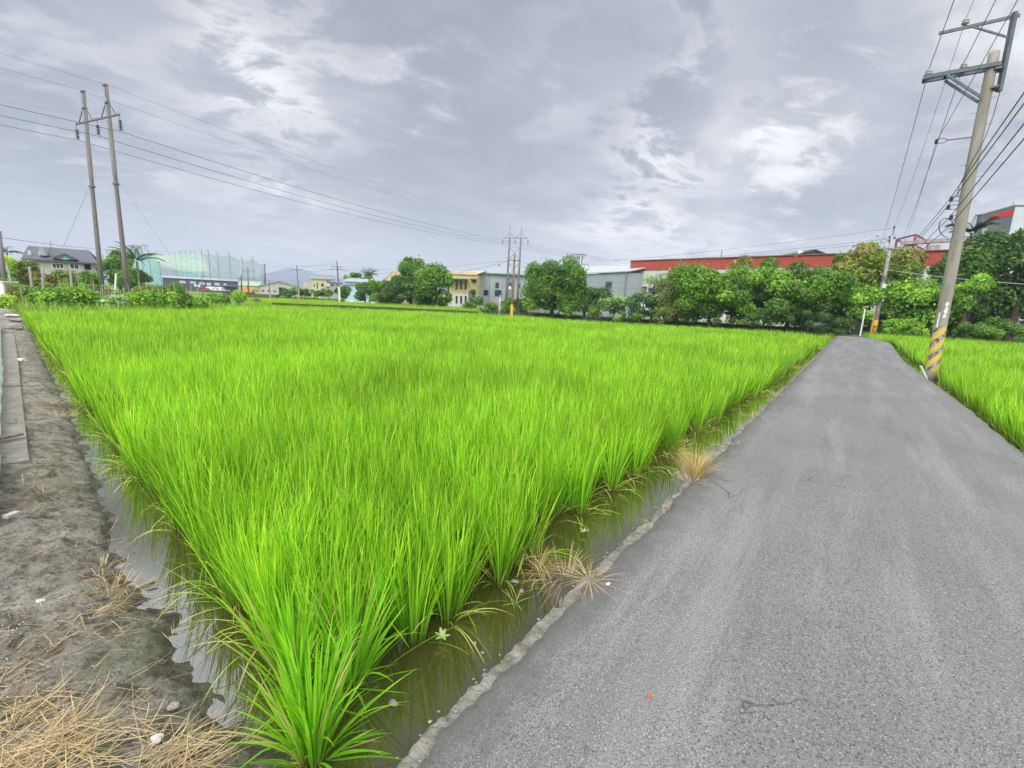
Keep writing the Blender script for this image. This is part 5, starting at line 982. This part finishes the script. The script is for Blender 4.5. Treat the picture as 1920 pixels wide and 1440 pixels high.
# grey factory, left block
e, fr = B('factory', 'grey corrugated factory block with four dark windows and a pinkish base', PX(893, 86), PX(1003, 88)); ze = fr.px(895, 511)[1]
corr('grey_clad_a', fr, (.35, .385, .40), .9); wallbox(e, fr, 26, 1.15, ze, 'grey_clad_a'); wallbox(e, fr, 26, GZ, 1.14, 'pink_plaster', name='plinth')
zr = ze+2.0; l = fr.len; corr('grey_roof_a', fr, (.33, .38, .38), 1.2)
poly(e, 'roof', 'grey_roof_a', fr, [(-.3, -.4, ze), (l+.1, -.4, ze), (l+.1, 9, zr), (5.2, 9, zr), (5.2, 25, zr), (-.3, 25.5, ze), (l+.1, 25, zr)], [(0, 1, 2, 3), (0, 3, 4, 5), (3, 2, 6, 4)])
mb = MB(); mb.box(-.35, l+.1, -.5, -.3, ze-.12, ze+.05, fr); mb.build('gutter', 'galvanised', e); mb = MB(); mb.box(5.2, 5.6, 9, 9.4, zr, zr+.4, fr); mb.build('vent', 'galvanised', e)
for q in ((907, 544, 915, 554, 'window'), (928, 544, 940, 555.5, 'window'), (929, 530, 935, 540, 'window'), (954, 530, 959, 540, 'window'), (970, 532, 975, 540, 'window')): window(e, fr, *q[:4])
for px in (918, 953): u = fr.px(px, 540)[0]; mb = MB(); mb.tube([fr.w(u, -.1, GZ), fr.w(u, -.1, ze-.1)], .06, 6); mb.build('downpipe', 'pink_plaster', e)
# grey factory, right block
e, fr = B('factory', 'long grey corrugated factory block between drooping tree and red band', (fr.w(l+.12, 0, 0)[0], fr.w(l+.12, 0, 0)[1]), PX(1176, 67)); ze = fr.px(1172, 507)[1]
corr('grey_clad_b', fr, (.30, .335, .35), .8); wallbox(e, fr, 24, GZ, ze-.3, 'grey_clad_b'); corr('grey_roof_b', fr, (.44, .48, .48), 1.2); gable_long(e, fr, 22, ze-.1, fr.px(1170, 491)[1]+1.2, 'grey_roof_b', .3)
window(e, fr, 1136, 528.5, 1147, 540.5); window(e, fr, 1136, 548, 1151, 558, pm='pale_wall', name='door')
u = fr.px(1173, 540)[0]; mb = MB(); mb.tube([fr.w(u, -.15, GZ), fr.w(u, -.15, ze-.3)], .09, 8); mb.build('downpipe', 'galvanised', e)
# white factory with the red band
e, fr = B('factory', 'long white walled factory with a broad red band under its roof edge', PX(1178, 70), PX(1762, 45.5)); zt = fr.px(1178, 489.5)[1]; zb = fr.px(1178, 506.5)[1]; print('red', zt, zb, fr.px(1755, 470), fr.px(1755, 497), fr.len)
zt2 = fr.px(1750, 470.5)[1]; wallbox(e, fr, 30, GZ, zb, 'pale_wall')
l = fr.len; poly(e, 'red_band', 'red_band', fr, [(-.05, -.12, zb-.05), (l+.05, -.12, zb+.02), (l+.05, -.12, zt2), (-.05, -.12, zt), (-.05, 30, zb-.05), (l+.05, 30, zb+.02), (l+.05, 30, zt2), (-.05, 30, zt)], [(0, 1, 2, 3), (0, 3, 7, 4), (1, 5, 6, 2), (3, 2, 6, 7), (0, 4, 5, 1), (4, 7, 6, 5)])
mb = MB(); mb.bar(fr.w(-.1, -.2, zt+.03), fr.w(l+.1, -.2, zt2+.03), .18, .10); mb.build('edge_trim', 'brick_brown', e)
window(e, fr, 1193, 538, 1212, 551); window(e, fr, 1216, 540, 1226, 551)
u = fr.px(1181, 520)[0]; mb = MB(); mb.tube([fr.w(u, -.12, GZ), fr.w(u, -.12, fr.px(1181, 516)[1])], .07, 8); mb.build('downpipe', 'pale_stone', e)
u = fr.px(1341, 482)[0]; mb = MB(); mb.tube([fr.w(u, 2, zt), fr.w(u, 2, fr.px(1341, 470)[1]+.3)], .05, 6); mb.build('antenna', 'pylon_steel', e)
# dark green gable roof behind
e, fr2 = B('shed', 'dark green gabled shed roof with a small white window behind the red band', PX(1466, 68), PX(1556, 68)); ze = fr2.px(1470, 480.)[1]; zr = fr2.px(1510, 466.5)[1]; wallbox(e, fr2, 10, GZ, ze, 'dark_cladding'); gable_front(e, fr2, 10, ze, zr, 'dark_green_roof', 'dark_green_roof', .2); window(e, fr2, 1497, 468.5, 1504, 475.5, 'white_paint', 'white_paint')
# rust red steel frame and raised concrete deck
Y = 62; e = empty('steel_frame', (colx(1712, Y, 8), Y, GZ), 'rust red open steel frame tower behind the red band', 'steel frame')
cs = [(colx(1684, Y, 12.5), Y), (colx(1718, Y-4, 12), Y-4), (colx(1742, Y+1, 12), Y+1), (colx(1701, Y+5, 12), Y+5)]; zt = atY(1718, 440, Y-4)[2]; zm = atY(1718, 459, Y-4)[2]
for x, y in cs: mb = MB(); mb.bar((x, y, GZ), (x, y, zt), .2, .2); mb.build('column', 'rust_frame', e)
for z in (zt, zm):
    for k in range(4): a, b = cs[k], cs[(k+1) % 4]; mb = MB(); mb.bar((*a, z), (*b, z), .15, .18); mb.build('beam', 'rust_frame', e)
Y = 56; e = empty('raised_deck', (colx(1760, Y, 8), Y, GZ), 'grey concrete beam deck on square columns beside the rust red frame', 'deck'); p = atY(1692, 456, Y+3); q = atY(1850, 446, Y-5); mb = MB(); mb.bar(p, q, .8, .42); mb.build('beam', 'concrete', e)
for px in (1748, 1757): x = atY(px, 458, Y-1); mb = MB(); mb.bar((x[0], x[1], GZ), (x[0], x[1], x[2]-.1), .5, .5); mb.build('column', 'concrete', e)
# office tower, top right, with its red sign
e, fr = B('office_tower', 'dark grey office tower with a red sign rising above the trees at right', PX(1830, 100, 22), PX(1903, 90, 23)); zt = fr.px(1829, 406)[1]; wallbox(e, fr, 22, GZ, zt, 'tower_grey')
mb = MB(); mb.box(fr.len+.003, fr.len+.12, 0, 22, GZ, zt-.3, fr); mb.build('side_wall', 'tower_pale', e); mb = MB(); mb.box(-.1, fr.len+.2, -.1, 22.1, zt+.002, zt+.2, fr); mb.build('roof_edge', 'tower_pale', e)
a, z1 = fr.px(1857, 404.5); b, _ = fr.px(1898, 400.5); z0 = z1-1.0
s_ = empty('sign', (0, 0, 0), None, None); 
for k in ('label', 'category'):
    if k in s_: del s_[k]
bpy.data.objects.remove(s_)
mb = MB(); mb.box(a, b, -.10, -.003, z0, z1, fr); sg_ = mb.build('sign', 'red_sign', e)
window(e, fr, 1842, 417, 1852, 427, 'tower_pale', 'dark_glass', bars=1); window(e, fr, 1842, 411.5, 1852, 416, 'tower_pale', 'pale_wall'); window(e, fr, 1842, 429, 1850, 440, 'tower_pale', 'pale_wall')
u = fr.px(1860, 400)[0]; mb = MB(); mb.tube([fr.w(u, 3, zt), fr.w(u, 3, zt+1.9)], .06, 6); mb.build('antenna', 'pylon_steel', e)
# yellow workshop
e, fr = B('workshop', 'yellow two storey workshop with awning and narrow windows left of the grey factory', PX(842, 78), PX(893, 78)); z5 = fr.px(868, 550.5)[1]; ze = fr.px(870, 513)[1]; wallbox(e, fr, 20, z5, ze, 'yellow_wall'); wallbox(e, fr, 20, GZ, z5-.005, 'pale_wall', name='ground_floor')
zt = fr.px(845, 506.5)[1]; poly(e, 'roof', 'yellow_wall', fr, [(0, 1, ze+.01), (fr.len-.1, 1, ze+.01), (fr.len+1, 9, fr.px(890, 501)[1]), (0, 9, zt+.3), (0, 20, ze+.01), (fr.len+1, 20, ze+.01)], [(0, 1, 2, 3), (3, 2, 5, 4)])
mb = MB(); mb.box(-.2, fr.len*.98, -.25, .05, ze-.15, ze+.25, fr); mb.build('cornice', 'cream_wall', e)
a = fr.px(836, 525)[0]; b = fr.px(878, 525)[0]; zz = fr.px(858, 523.5)[1]; mb = MB(); mb.bar(fr.w(a, -1, zz-.05), fr.w(b, -1, zz+.05), 2.0, .12); mb.build('awning', 'galvanised', e)
a = fr.px(882, 524)[0]; mb = MB(); mb.bar(fr.w(a, -.7, zz+.1), fr.w(fr.len, -.7, zz+.1), 1.4, .15); mb.build('awning', 'brick_brown', e); window(e, fr, 886, 526, 893, 530)
for x in (854.5, 863, 871.5): window(e, fr, x, 526.5, x+3.4, 542.5, 'bamboo', 'dark_glass'); window(e, fr, x, 555, x+3.4, 569, 'concrete', 'dark_glass')
x0 = fr.px(836, 540)[0]; mb = MB(); mb.box(x0, -.02, 1, 8, GZ, fr.px(838, 526)[1], fr); mb.build('annex', 'grey_plaster', e); mb = MB(); mb.box(x0+.5, -.4, .95, .99, 2.2, 4.4, fr); mb.build('opening', 'black_gap', e)
mb = MB(); mb.box(x0-.3, .2, .2, 2.6, fr.px(840, 521)[1], fr.px(840, 519.5)[1], fr); mb.build('annex_roof', 'brick_brown', e); u = fr.px(878, 560)[0]; mb = MB(); mb.box(u, fr.len-.1, -.05, -.004, GZ, fr.px(880, 546)[1], fr); mb.build('door', 'wood', e)
# yellow gable, tan roof, pale blue house
e, fr = B('shed', 'tan gable end showing above the trees by the tallest tree', PX(722, 95), PX(752, 95)); wallbox(e, fr, 8, GZ, fr.px(730, 523)[1], 'cream_wall'); gable_front(e, fr, 8, fr.px(730, 523)[1], fr.px(737, 507)[1], 'yellow_wall', 'cream_wall', .1)
e, fr = B('house', 'pale blue corrugated house with a row of small windows', PX(648, 98), PB(PX(648, 98), 692, 12)); ze = fr.px(650, 527)[1]; wallbox(e, fr, 14, GZ, ze, 'blue_wall'); gable_long(e, fr, 14, ze, ze+1.1, 'pale_roof', .3, 'blue_wall')
for k in range(6): window(e, fr, 650.5+k*3.5, 532.5, 652.3+k*3.5, 537, 'pale_wall', 'dark_glass')
window(e, fr, 662, 550, 665, 555, 'white_paint', 'pale_wall')
e, fr = B('house', 'small weathered grey house with dark openings beside the far pole', PX(618, 150), PB(PX(618, 150), 640, 20)); wallbox(e, fr, 8, GZ, fr.px(630, 531)[1], 'grey_plaster'); window(e, fr, 620, 533, 626, 536.5, 'concrete'); window(e, fr, 631, 531.5, 635, 536, 'concrete')
mb = MB(); mb.box(-.3, fr.len+.3, -.3, 8.3, fr.px(630, 530.8)[1], fr.px(630, 529.6)[1], fr); mb.build('roof', 'slate_roof', e)
e, fr = B('house', 'cream three storey house with a green rooftop screen in the far distance', PX(584, 160), PB(PX(584, 160), 618, 20)); zt = fr.px(600, 523)[1]; wallbox(e, fr, 10, GZ, zt, 'cream_wall'); mb = MB(); mb.box(-.3, fr.len+1.5, -.5, 10.3, zt+.002, zt+.5, fr); mb.build('roof', 'cream_plaster', e)
a = fr.px(585, 518)[0]; b = fr.px(598, 518)[0]; mb = MB(); mb.box(a, b, 1, 1.4, zt+.51, fr.px(590, 515.5)[1], fr); mb.build('roof_screen', 'teal_gable', e); mb = MB(); mb.box(-2.6, -.01, 2, 9, GZ, zt-1.2, fr); mb.build('wing', 'cream_plaster', e)
for q in ((602, 532, 607, 537), (594, 530, 596, 542), (613, 526, 616, 530), (588, 533, 590, 538), (604, 541, 610, 546)): window(e, fr, *q, 'cream_plaster', 'dark_glass')
a = fr.px(610, 530)[0]; mb = MB(); mb.box(a, fr.len+1.2, -1.2, -.01, fr.px(612, 537.5)[1], fr.px(612, 536)[1], fr); mb.build('balcony', 'cream_plaster', e)
# cream warehouses, dark warehouse, house with grey roof
e, fr = B('warehouse', 'cream gabled warehouse with a green roof in the far distance', PX(487, 150), PB(PX(487, 150), 562, 27)); ze = fr.px(490, 535)[1]; zr = fr.px(535, 527)[1]; wallbox(e, fr, 20, GZ, ze, 'cream_plaster'); gable_front(e, fr, 20, ze, zr, 'green_roof', 'cream_plaster', .4)
for q in ((491, 543.5, 495, 546.5), (502, 544, 506, 547), (513, 544.5, 517, 547.5)): window(e, fr, *q, 'concrete', 'dark_glass')
mb = MB(); a = fr.px(523, 545)[0]; b = fr.px(536, 545)[0]; mb.box(a, b, -.06, -.004, GZ, fr.px(530, 539)[1], fr); mb.build('door', 'black_gap', e)
for a_, b_ in ((524, 532), (538, 546)): window(e, fr, a_, 532.5, b_, 534.5, 'cream_plaster', 'pink_plaster')
e, fr = B('warehouse', 'lower cream warehouse with a pale green roof beside the dark warehouse', PX(449, 150), PB(PX(449, 150), 487, 28)); ze = fr.px(470, 535.5)[1]; wallbox(e, fr, 16, GZ, ze, 'cream_plaster'); gable_long(e, fr, 16, ze, ze+1.6, 'green_roof', .3, 'cream_plaster')
for x in (451, 458, 475, 480, 483): window(e, fr, x, 543, x+1.6, 547, 'concrete', 'dark_glass')
e, fr = B('warehouse', 'long dark warehouse with a pale roof edge behind parked cars', PX(305, 168), PB(PX(305, 168), 446, 34)); za_ = fr.px(310, 520)[1]; ze = fr.px(440, 527)[1]; print('dark wh', za_, ze); ze = (za_+ze)/2; wallbox(e, fr, 14, GZ, ze, 'dark_cladding'); gable_long(e, fr, 14, ze, ze+.7, 'pale_roof', .4, 'dark_cladding')
for q in ((337, 527, 347, 530.5), (357, 528, 366, 531), (374, 530, 383, 533), (388, 531, 395, 534.5), (403, 531, 411, 534.5), (420, 532, 424, 534)): window(e, fr, *q, 'white_paint', 'pale_wall')
for q in ((364, 533, 368, 537), (371, 534, 375, 538)): window(e, fr, *q, 'white_paint', 'white_paint')
a = fr.px(417, 536)[0]; b = fr.px(442, 536)[0]; mb = MB(); mb.bar(fr.w(a, -1.5, fr.px(430, 536)[1]), fr.w(b, -1.5, fr.px(430, 536)[1]), 3, .15); mb.build('awning', 'pale_roof', e)
e, fr = B('house', 'dark grey block behind the warehouses inside the net', PX(444, 240), PB(PX(444, 240), 476, 30)); wallbox(e, fr, 10, GZ, fr.px(460, 519.5)[1], 'grey_plaster'); window(e, fr, 449, 523, 452, 525, 'concrete')
e, fr = B('house', 'grey roofed cream house with a teal gable above the garden on the left', PX(64, 58), PB(PX(64, 58), 181, 38)); ze = fr.px(120, 488)[1]; zr_ = fr.px(75, 466)[1]; wallbox(e, fr, 9, GZ, ze, 'cream_plaster')
l = fr.len; zr_ = fr.px(120, 470)[1]; corr('slate', fr, (.085, .088, .098), .5); a0 = fr.px(39, 470)[0]
P_ = [(a0, -.5, ze-.1), (l+.3, -.5, ze-.1), (l-.9, 4.5, zr_+.5), (a0, 4.5, zr_+.5), (a0, 9.5, ze-.1), (l+.3, 9.5, ze-.1)]; P_ += [(u, v, z-.18) for u, v, z in P_]
poly(e, 'roof', 'slate', fr, P_, [(0, 1, 2, 3), (3, 2, 5, 4), (6, 9, 8, 7), (9, 10, 11, 8), (0, 6, 7, 1), (4, 5, 11, 10), (0, 3, 9, 6), (3, 4, 10, 9), (1, 7, 8, 2), (2, 8, 11, 5)])
a = fr.px(99, 487)[0]; b = fr.px(147, 487)[0]; zz = fr.px(124, 475)[1]; z0 = fr.px(124, 485.5)[1]; m_ = (a+b)/2
poly(e, 'dormer_roof', 'slate', fr, [(a, -.6, z0), (m_, -.6, zz), (b, -.6, z0), (a, 1.0, z0), (m_, 3.5, zz), (b, 1.0, z0), (a+.7, -.6, z0-.12), (m_, -.6, zz-.3), (b-.7, -.6, z0-.12)], [(0, 1, 4, 3), (1, 2, 5, 4), (0, 6, 7, 1), (1, 7, 8, 2)])
poly(e, 'dormer_gable', 'teal_gable', fr, [(a+.7, -.5, z0-.1), (b-.7, -.5, z0-.1), (m_, -.5, zz-.28), (a+.7, -.4, z0-.1), (b-.7, -.4, z0-.1), (m_, -.4, zz-.28)], [(0, 1, 2), (3, 5, 4), (0, 2, 5, 3), (1, 4, 5, 2)])
window(e, fr, 99, 494.5, 118.5, 502.5, 'white_paint', 'dark_glass', bars=2); window(e, fr, 132, 495.5, 147, 503.5, 'white_paint', 'dark_glass', bars=1); window(e, fr, 159, 493, 169, 505, 'brick_brown', 'black_gap')
mb = MB(); u = fr.px(81, 473)[0]; z0 = fr.px(81, 479)[1]; mb.tube([fr.w(u, .8, z0), fr.w(u, .8, z0+1.0)], .48, 14); mb.build('water_tank', 'steel_tank', e, smooth=False)
for px in (52, 72): u = fr.px(px, 474)[0]; mb = MB(); mb.box(u-.15, u+.15, .9, 1.2, z0-.1, z0+.55, fr); mb.build('chimney', 'pale_wall', e)
u = fr.px(88, 465)[0]; mb = MB(); mb.tube([fr.w(u, 3, ze+1), fr.w(u, 3, fr.px(88, 449)[1])], .035, 5); mb.build('antenna', 'pylon_steel', e)
mb = MB(); mb.box(fr.px(150, 508)[0], l, -2.2, -.01, GZ, fr.px(165, 506.5)[1]-.4, fr); mb.build('terrace', 'dark_cladding', e)
# ---------------------------------------------------------------- driving range netting
e = empty('netting_enclosure', (*PX(390, 305), GZ), 'tall green practice netting strung between many steel poles', 'netting')
def netwall(pts, zb, m, nm='net_panel', sagf=.10):
    for i in range(len(pts)-1):
        a, b = pts[i], pts[i+1]; mb = MB(); V = []; n = 8
        for k in range(n+1):
            t = k/n; p = a+(b-a)*t; sg = sagf*4*t*(1-t)*(a[2]-zb)*.4; V += [(p[0], p[1], zb), (p[0], p[1], p[2]-sg)]
        mb.add(V, [(k*2, k*2+2, k*2+3, k*2+1) for k in range(n)]); mb.build(nm, m, e)
def npole(p, ext, r=.17): mb = MB(); mb.tube([(p[0], p[1], GZ), (p[0], p[1], p[2]+ext)], r, 6); mb.bar((p[0], p[1], p[2]+ext), (p[0]-1.5, p[1], p[2]+ext), .25, .25); mb.build('pole', 'pylon_steel', e)
def Pn(px, py, Y): return np.array(atY(px, py, Y*1.35))
right = [Pn(px, py, Y) for px, py, Y in ((378, 473.5, 228), (391, 474, 232), (408, 478, 240), (430, 478, 250), (454, 487, 268), (474, 485, 285), (493, 499, 305))]
netwall(right, 2, 'pale_net'); [npole(p, 1.5) for p in right]
dense = [Pn(px, py, Y) for px, py, Y in ((328, 477, 300), (339, 475.5, 290), (348, 474.5, 278), (357, 473, 268), (366, 473.5, 250), (378, 473.5, 229))]
netwall(dense, 4, 'teal_net', sagf=.04); [npole(p, 1.6) for p in dense[:-1]]
left = [Pn(px, py, Y) for px, py, Y in ((234, 467, 205), (246, 465, 208), (257, 468.5, 200), (265, 470, 195), (279, 475, 188), (290, 484, 172), (299, 492, 160))]
netwall(left, GZ, 'teal_net', sagf=.05); [npole(p, 1.6) for p in left[:-2]]; npole(left[-1], .2, .12)
backw = [Pn(279, 474, 260), Pn(293, 475.5, 280), Pn(328, 477, 300)]; netwall(backw, 10, 'lime_net', sagf=.12); npole(backw[1], 1.5)
# roof netting sagging between the walls
mb = MB(); V = []; n = 14; c00, c10, c01, c11 = Pn(281, 476, 200), Pn(378, 474, 232), Pn(300, 499, 165), Pn(392, 507, 205)
for i in range(n+1):
    for j in range(n+1):
        s, t = i/n, j/n; p = (c00*(1-s)+c10*s)*(1-t)+(c01*(1-s)+c11*s)*t; p = p-np.array([0, 0, 5.0*4*s*(1-s)*(.4+.6*t)*.35]); V.append(p)
mb.add(V, [(i*(n+1)+j, (i+1)*(n+1)+j, (i+1)*(n+1)+j+1, i*(n+1)+j+1) for i in range(n) for j in range(n)]); mb.build('roof_net', 'lime_net', e, smooth=True)
# parked cars far away, in front of the dark warehouse
def car(px, Y, m, label, L_=4.2, van=False):
    X = colx(px, Y, 0); e = empty('parked_car', (X, Y, GZ), label, 'van' if van else 'car', 'cars parked before the dark warehouse'); h = 1.95 if van else 1.45; z = GZ+.9; mb = MB()
    prof = [(-.5, .25), (-.5, .62), (-.30, .66 if not van else h/1.45), (-.18, .98 if not van else h/1.45), (.22, 1.0 if not van else h/1.45), (.38, .68), (.5, .62), (.5, .25)]
    P = [(X+a*L_, Y+s*.85, z+b*1.4-.9+.1) for s in (-1, 1) for a, b in prof]; n = len(prof)
    mb.v = P; mb.q = [(i, i+1, n+i+1, n+i) for i in range(n-1)]+[(n-1, 0, n, 2*n-1), (0, 7, 2, 1), (7, 6, 5, 2), (5, 4, 3, 2), (n+0, n+1, n+2, n+7), (n+7, n+2, n+5, n+6), (n+5, n+2, n+3, n+4)]; mb.build('body', m, e)
    mb = MB(); mb.box(X-.25*L_, X+.30*L_, Y-.87, Y-.853, z+.15, z+.15+.35); mb.build('window', 'dark_glass', e)
    for a in (-.32, .32): mb = MB(); mb.tube([(X+a*L_, Y-.95, GZ+.32), (X+a*L_, Y-.7, GZ+.32)], .32, 12); mb.build('wheel', 'tyre', e)
for px, Y, m, lb, van in ((382, 170, 'car_red', 'red car at the left of the far parked cars', False), (389, 172, 'car_white', 'white car next to the red one in the distance', False), (397, 174, 'car_white', 'white van among the far parked cars', True), (406, 176, 'car_white', 'third white vehicle of the far row, left of the tall van', False), (414, 178, 'car_white', 'tall white van in the middle of the far car row', True), (423, 180, 'car_white', 'white car near the right end of the far car row', False), (434, 182, 'car_white', 'last white car of the far row beside the trees', False)): car(px, Y, m, lb, van=van)
# yellow excavator far away
Y = 140; X = colx(466, Y, 0); e = empty('excavator', (X, Y, GZ), 'small orange yellow digger parked at the edge of the far field', 'digger'); mb = MB(); mb.box(X-1.3, X+1.6, Y-1, Y+1, .5, 1.3); mb.build('body', 'orange_paint', e); mb = MB(); mb.box(X-1.1, X+.0, Y-.9, Y+.9, 1.301, 2.3); mb.build('cab', 'orange_paint', e); mb = MB(); mb.box(X-1.6, X+1.4, Y-1.1, Y+1.1, GZ, .45); mb.build('track', 'tyre', e); mb = MB(); mb.bar((X+1.2, Y, 1.2), (X+2.4, Y, 1.9), .3, .3); mb.bar((X+2.4, Y, 1.9), (X+3, Y, .5), .25, .25); mb.build('arm', 'orange_paint', e)
# distant fields, hedges and walls
fld = [tuple(atz(px, py, -.3)[:2]) for px, py in ((472, 557.5), (640, 563.5), (700, 566), (640, 559), (480, 552))]
ridge('field_bank', [np.array(atz(px, py, .1)[:2]) for px, py in ((470, 553.5), (520, 556), (600, 559.5), (640, 562))], .5, .15, 'bank_earth', None, None, 'structure')
for i, (px, py) in enumerate(((601, 558.5), (609, 560), (613, 561), (660, 565), (676, 566.5), (698, 568))):
    p = atz(px, py, -.1); rock('stone', (p[0], p[1], -.2), .5 if i > 2 else .35, 'white_paint', ('white block farthest left on the bank of the far fields', 'second white block on the bank of the far fields', 'third white block on the bank of the far fields', 'white block on the bank just right of the far crossarm pole', 'white block on the bank before the pale blue house', 'long white block on the bank under the dark round tree')[i], 'block', seed=70+i, flat=.5)
ridge('hedge_bank', [np.array(PX(px, 104)) for px in (420, 520)], .6, .5, 'bank_earth', None, None, 'structure')
# ---------------------------------------------------------------- mountains
def mountain(prof, Y, name):
    prof = [(px, py) for px, py in prof]; pxs = np.linspace(prof[0][0], prof[-1][0], 90); pys = np.interp(pxs, [p[0] for p in prof], [p[1] for p in prof]); V = []; n = len(pxs); K = 7
    for px, py in zip(pxs, pys):
        zt = max(5, atY(px, py, Y)[2]+8*(vnoise(np.array([px*.11]), np.array([2.]))[0]-.5)); X = colx(px, Y, 0)
        for k in range(K):
            t = k/(K-1); V.append((X+10*math.sin(px*.2+k), Y-700*(1-t), zt*t**1.1-.34-1*(k == 0)))
        V.append((X, Y+500, -1))
    K += 1; mb = MB(); mb.add(V, [(i*K+j, (i+1)*K+j, (i+1)*K+j+1, i*K+j+1) for i in range(n-1) for j in range(K-1)]); tag(mb.build(name, 'mountain', smooth=True), kind='structure')
mountain(((470, 545), (500, 524), (515, 517), (530, 508), (540, 502.5), (548, 502), (560, 505), (580, 508), (600, 514), (625, 516), (645, 522), (675, 530), (720, 545)), 3000, 'mountain')
mountain(((250, 527), (285, 512), (300, 500), (312, 497.5), (330, 503), (350, 509), (380, 515), (420, 522), (470, 532), (500, 540)), 2700, 'mountain')
# ---------------------------------------------------------------- haze
m, t = newmat('haze'); v = t.node('ShaderNodeVolumePrincipled', None, Color=(.80, .88, 1.0, 1), Density=HAZE); v.inputs['Anisotropy'].default_value = .0
o_ = t.node('ShaderNodeOutputMaterial'); t.l.new(v.outputs[0], o_.inputs['Volume'])
mb = MB(); mb.box(-4100, 4100, -60, 6100, -3, 260); tag(mb.build('haze', 'haze'), kind='stuff')
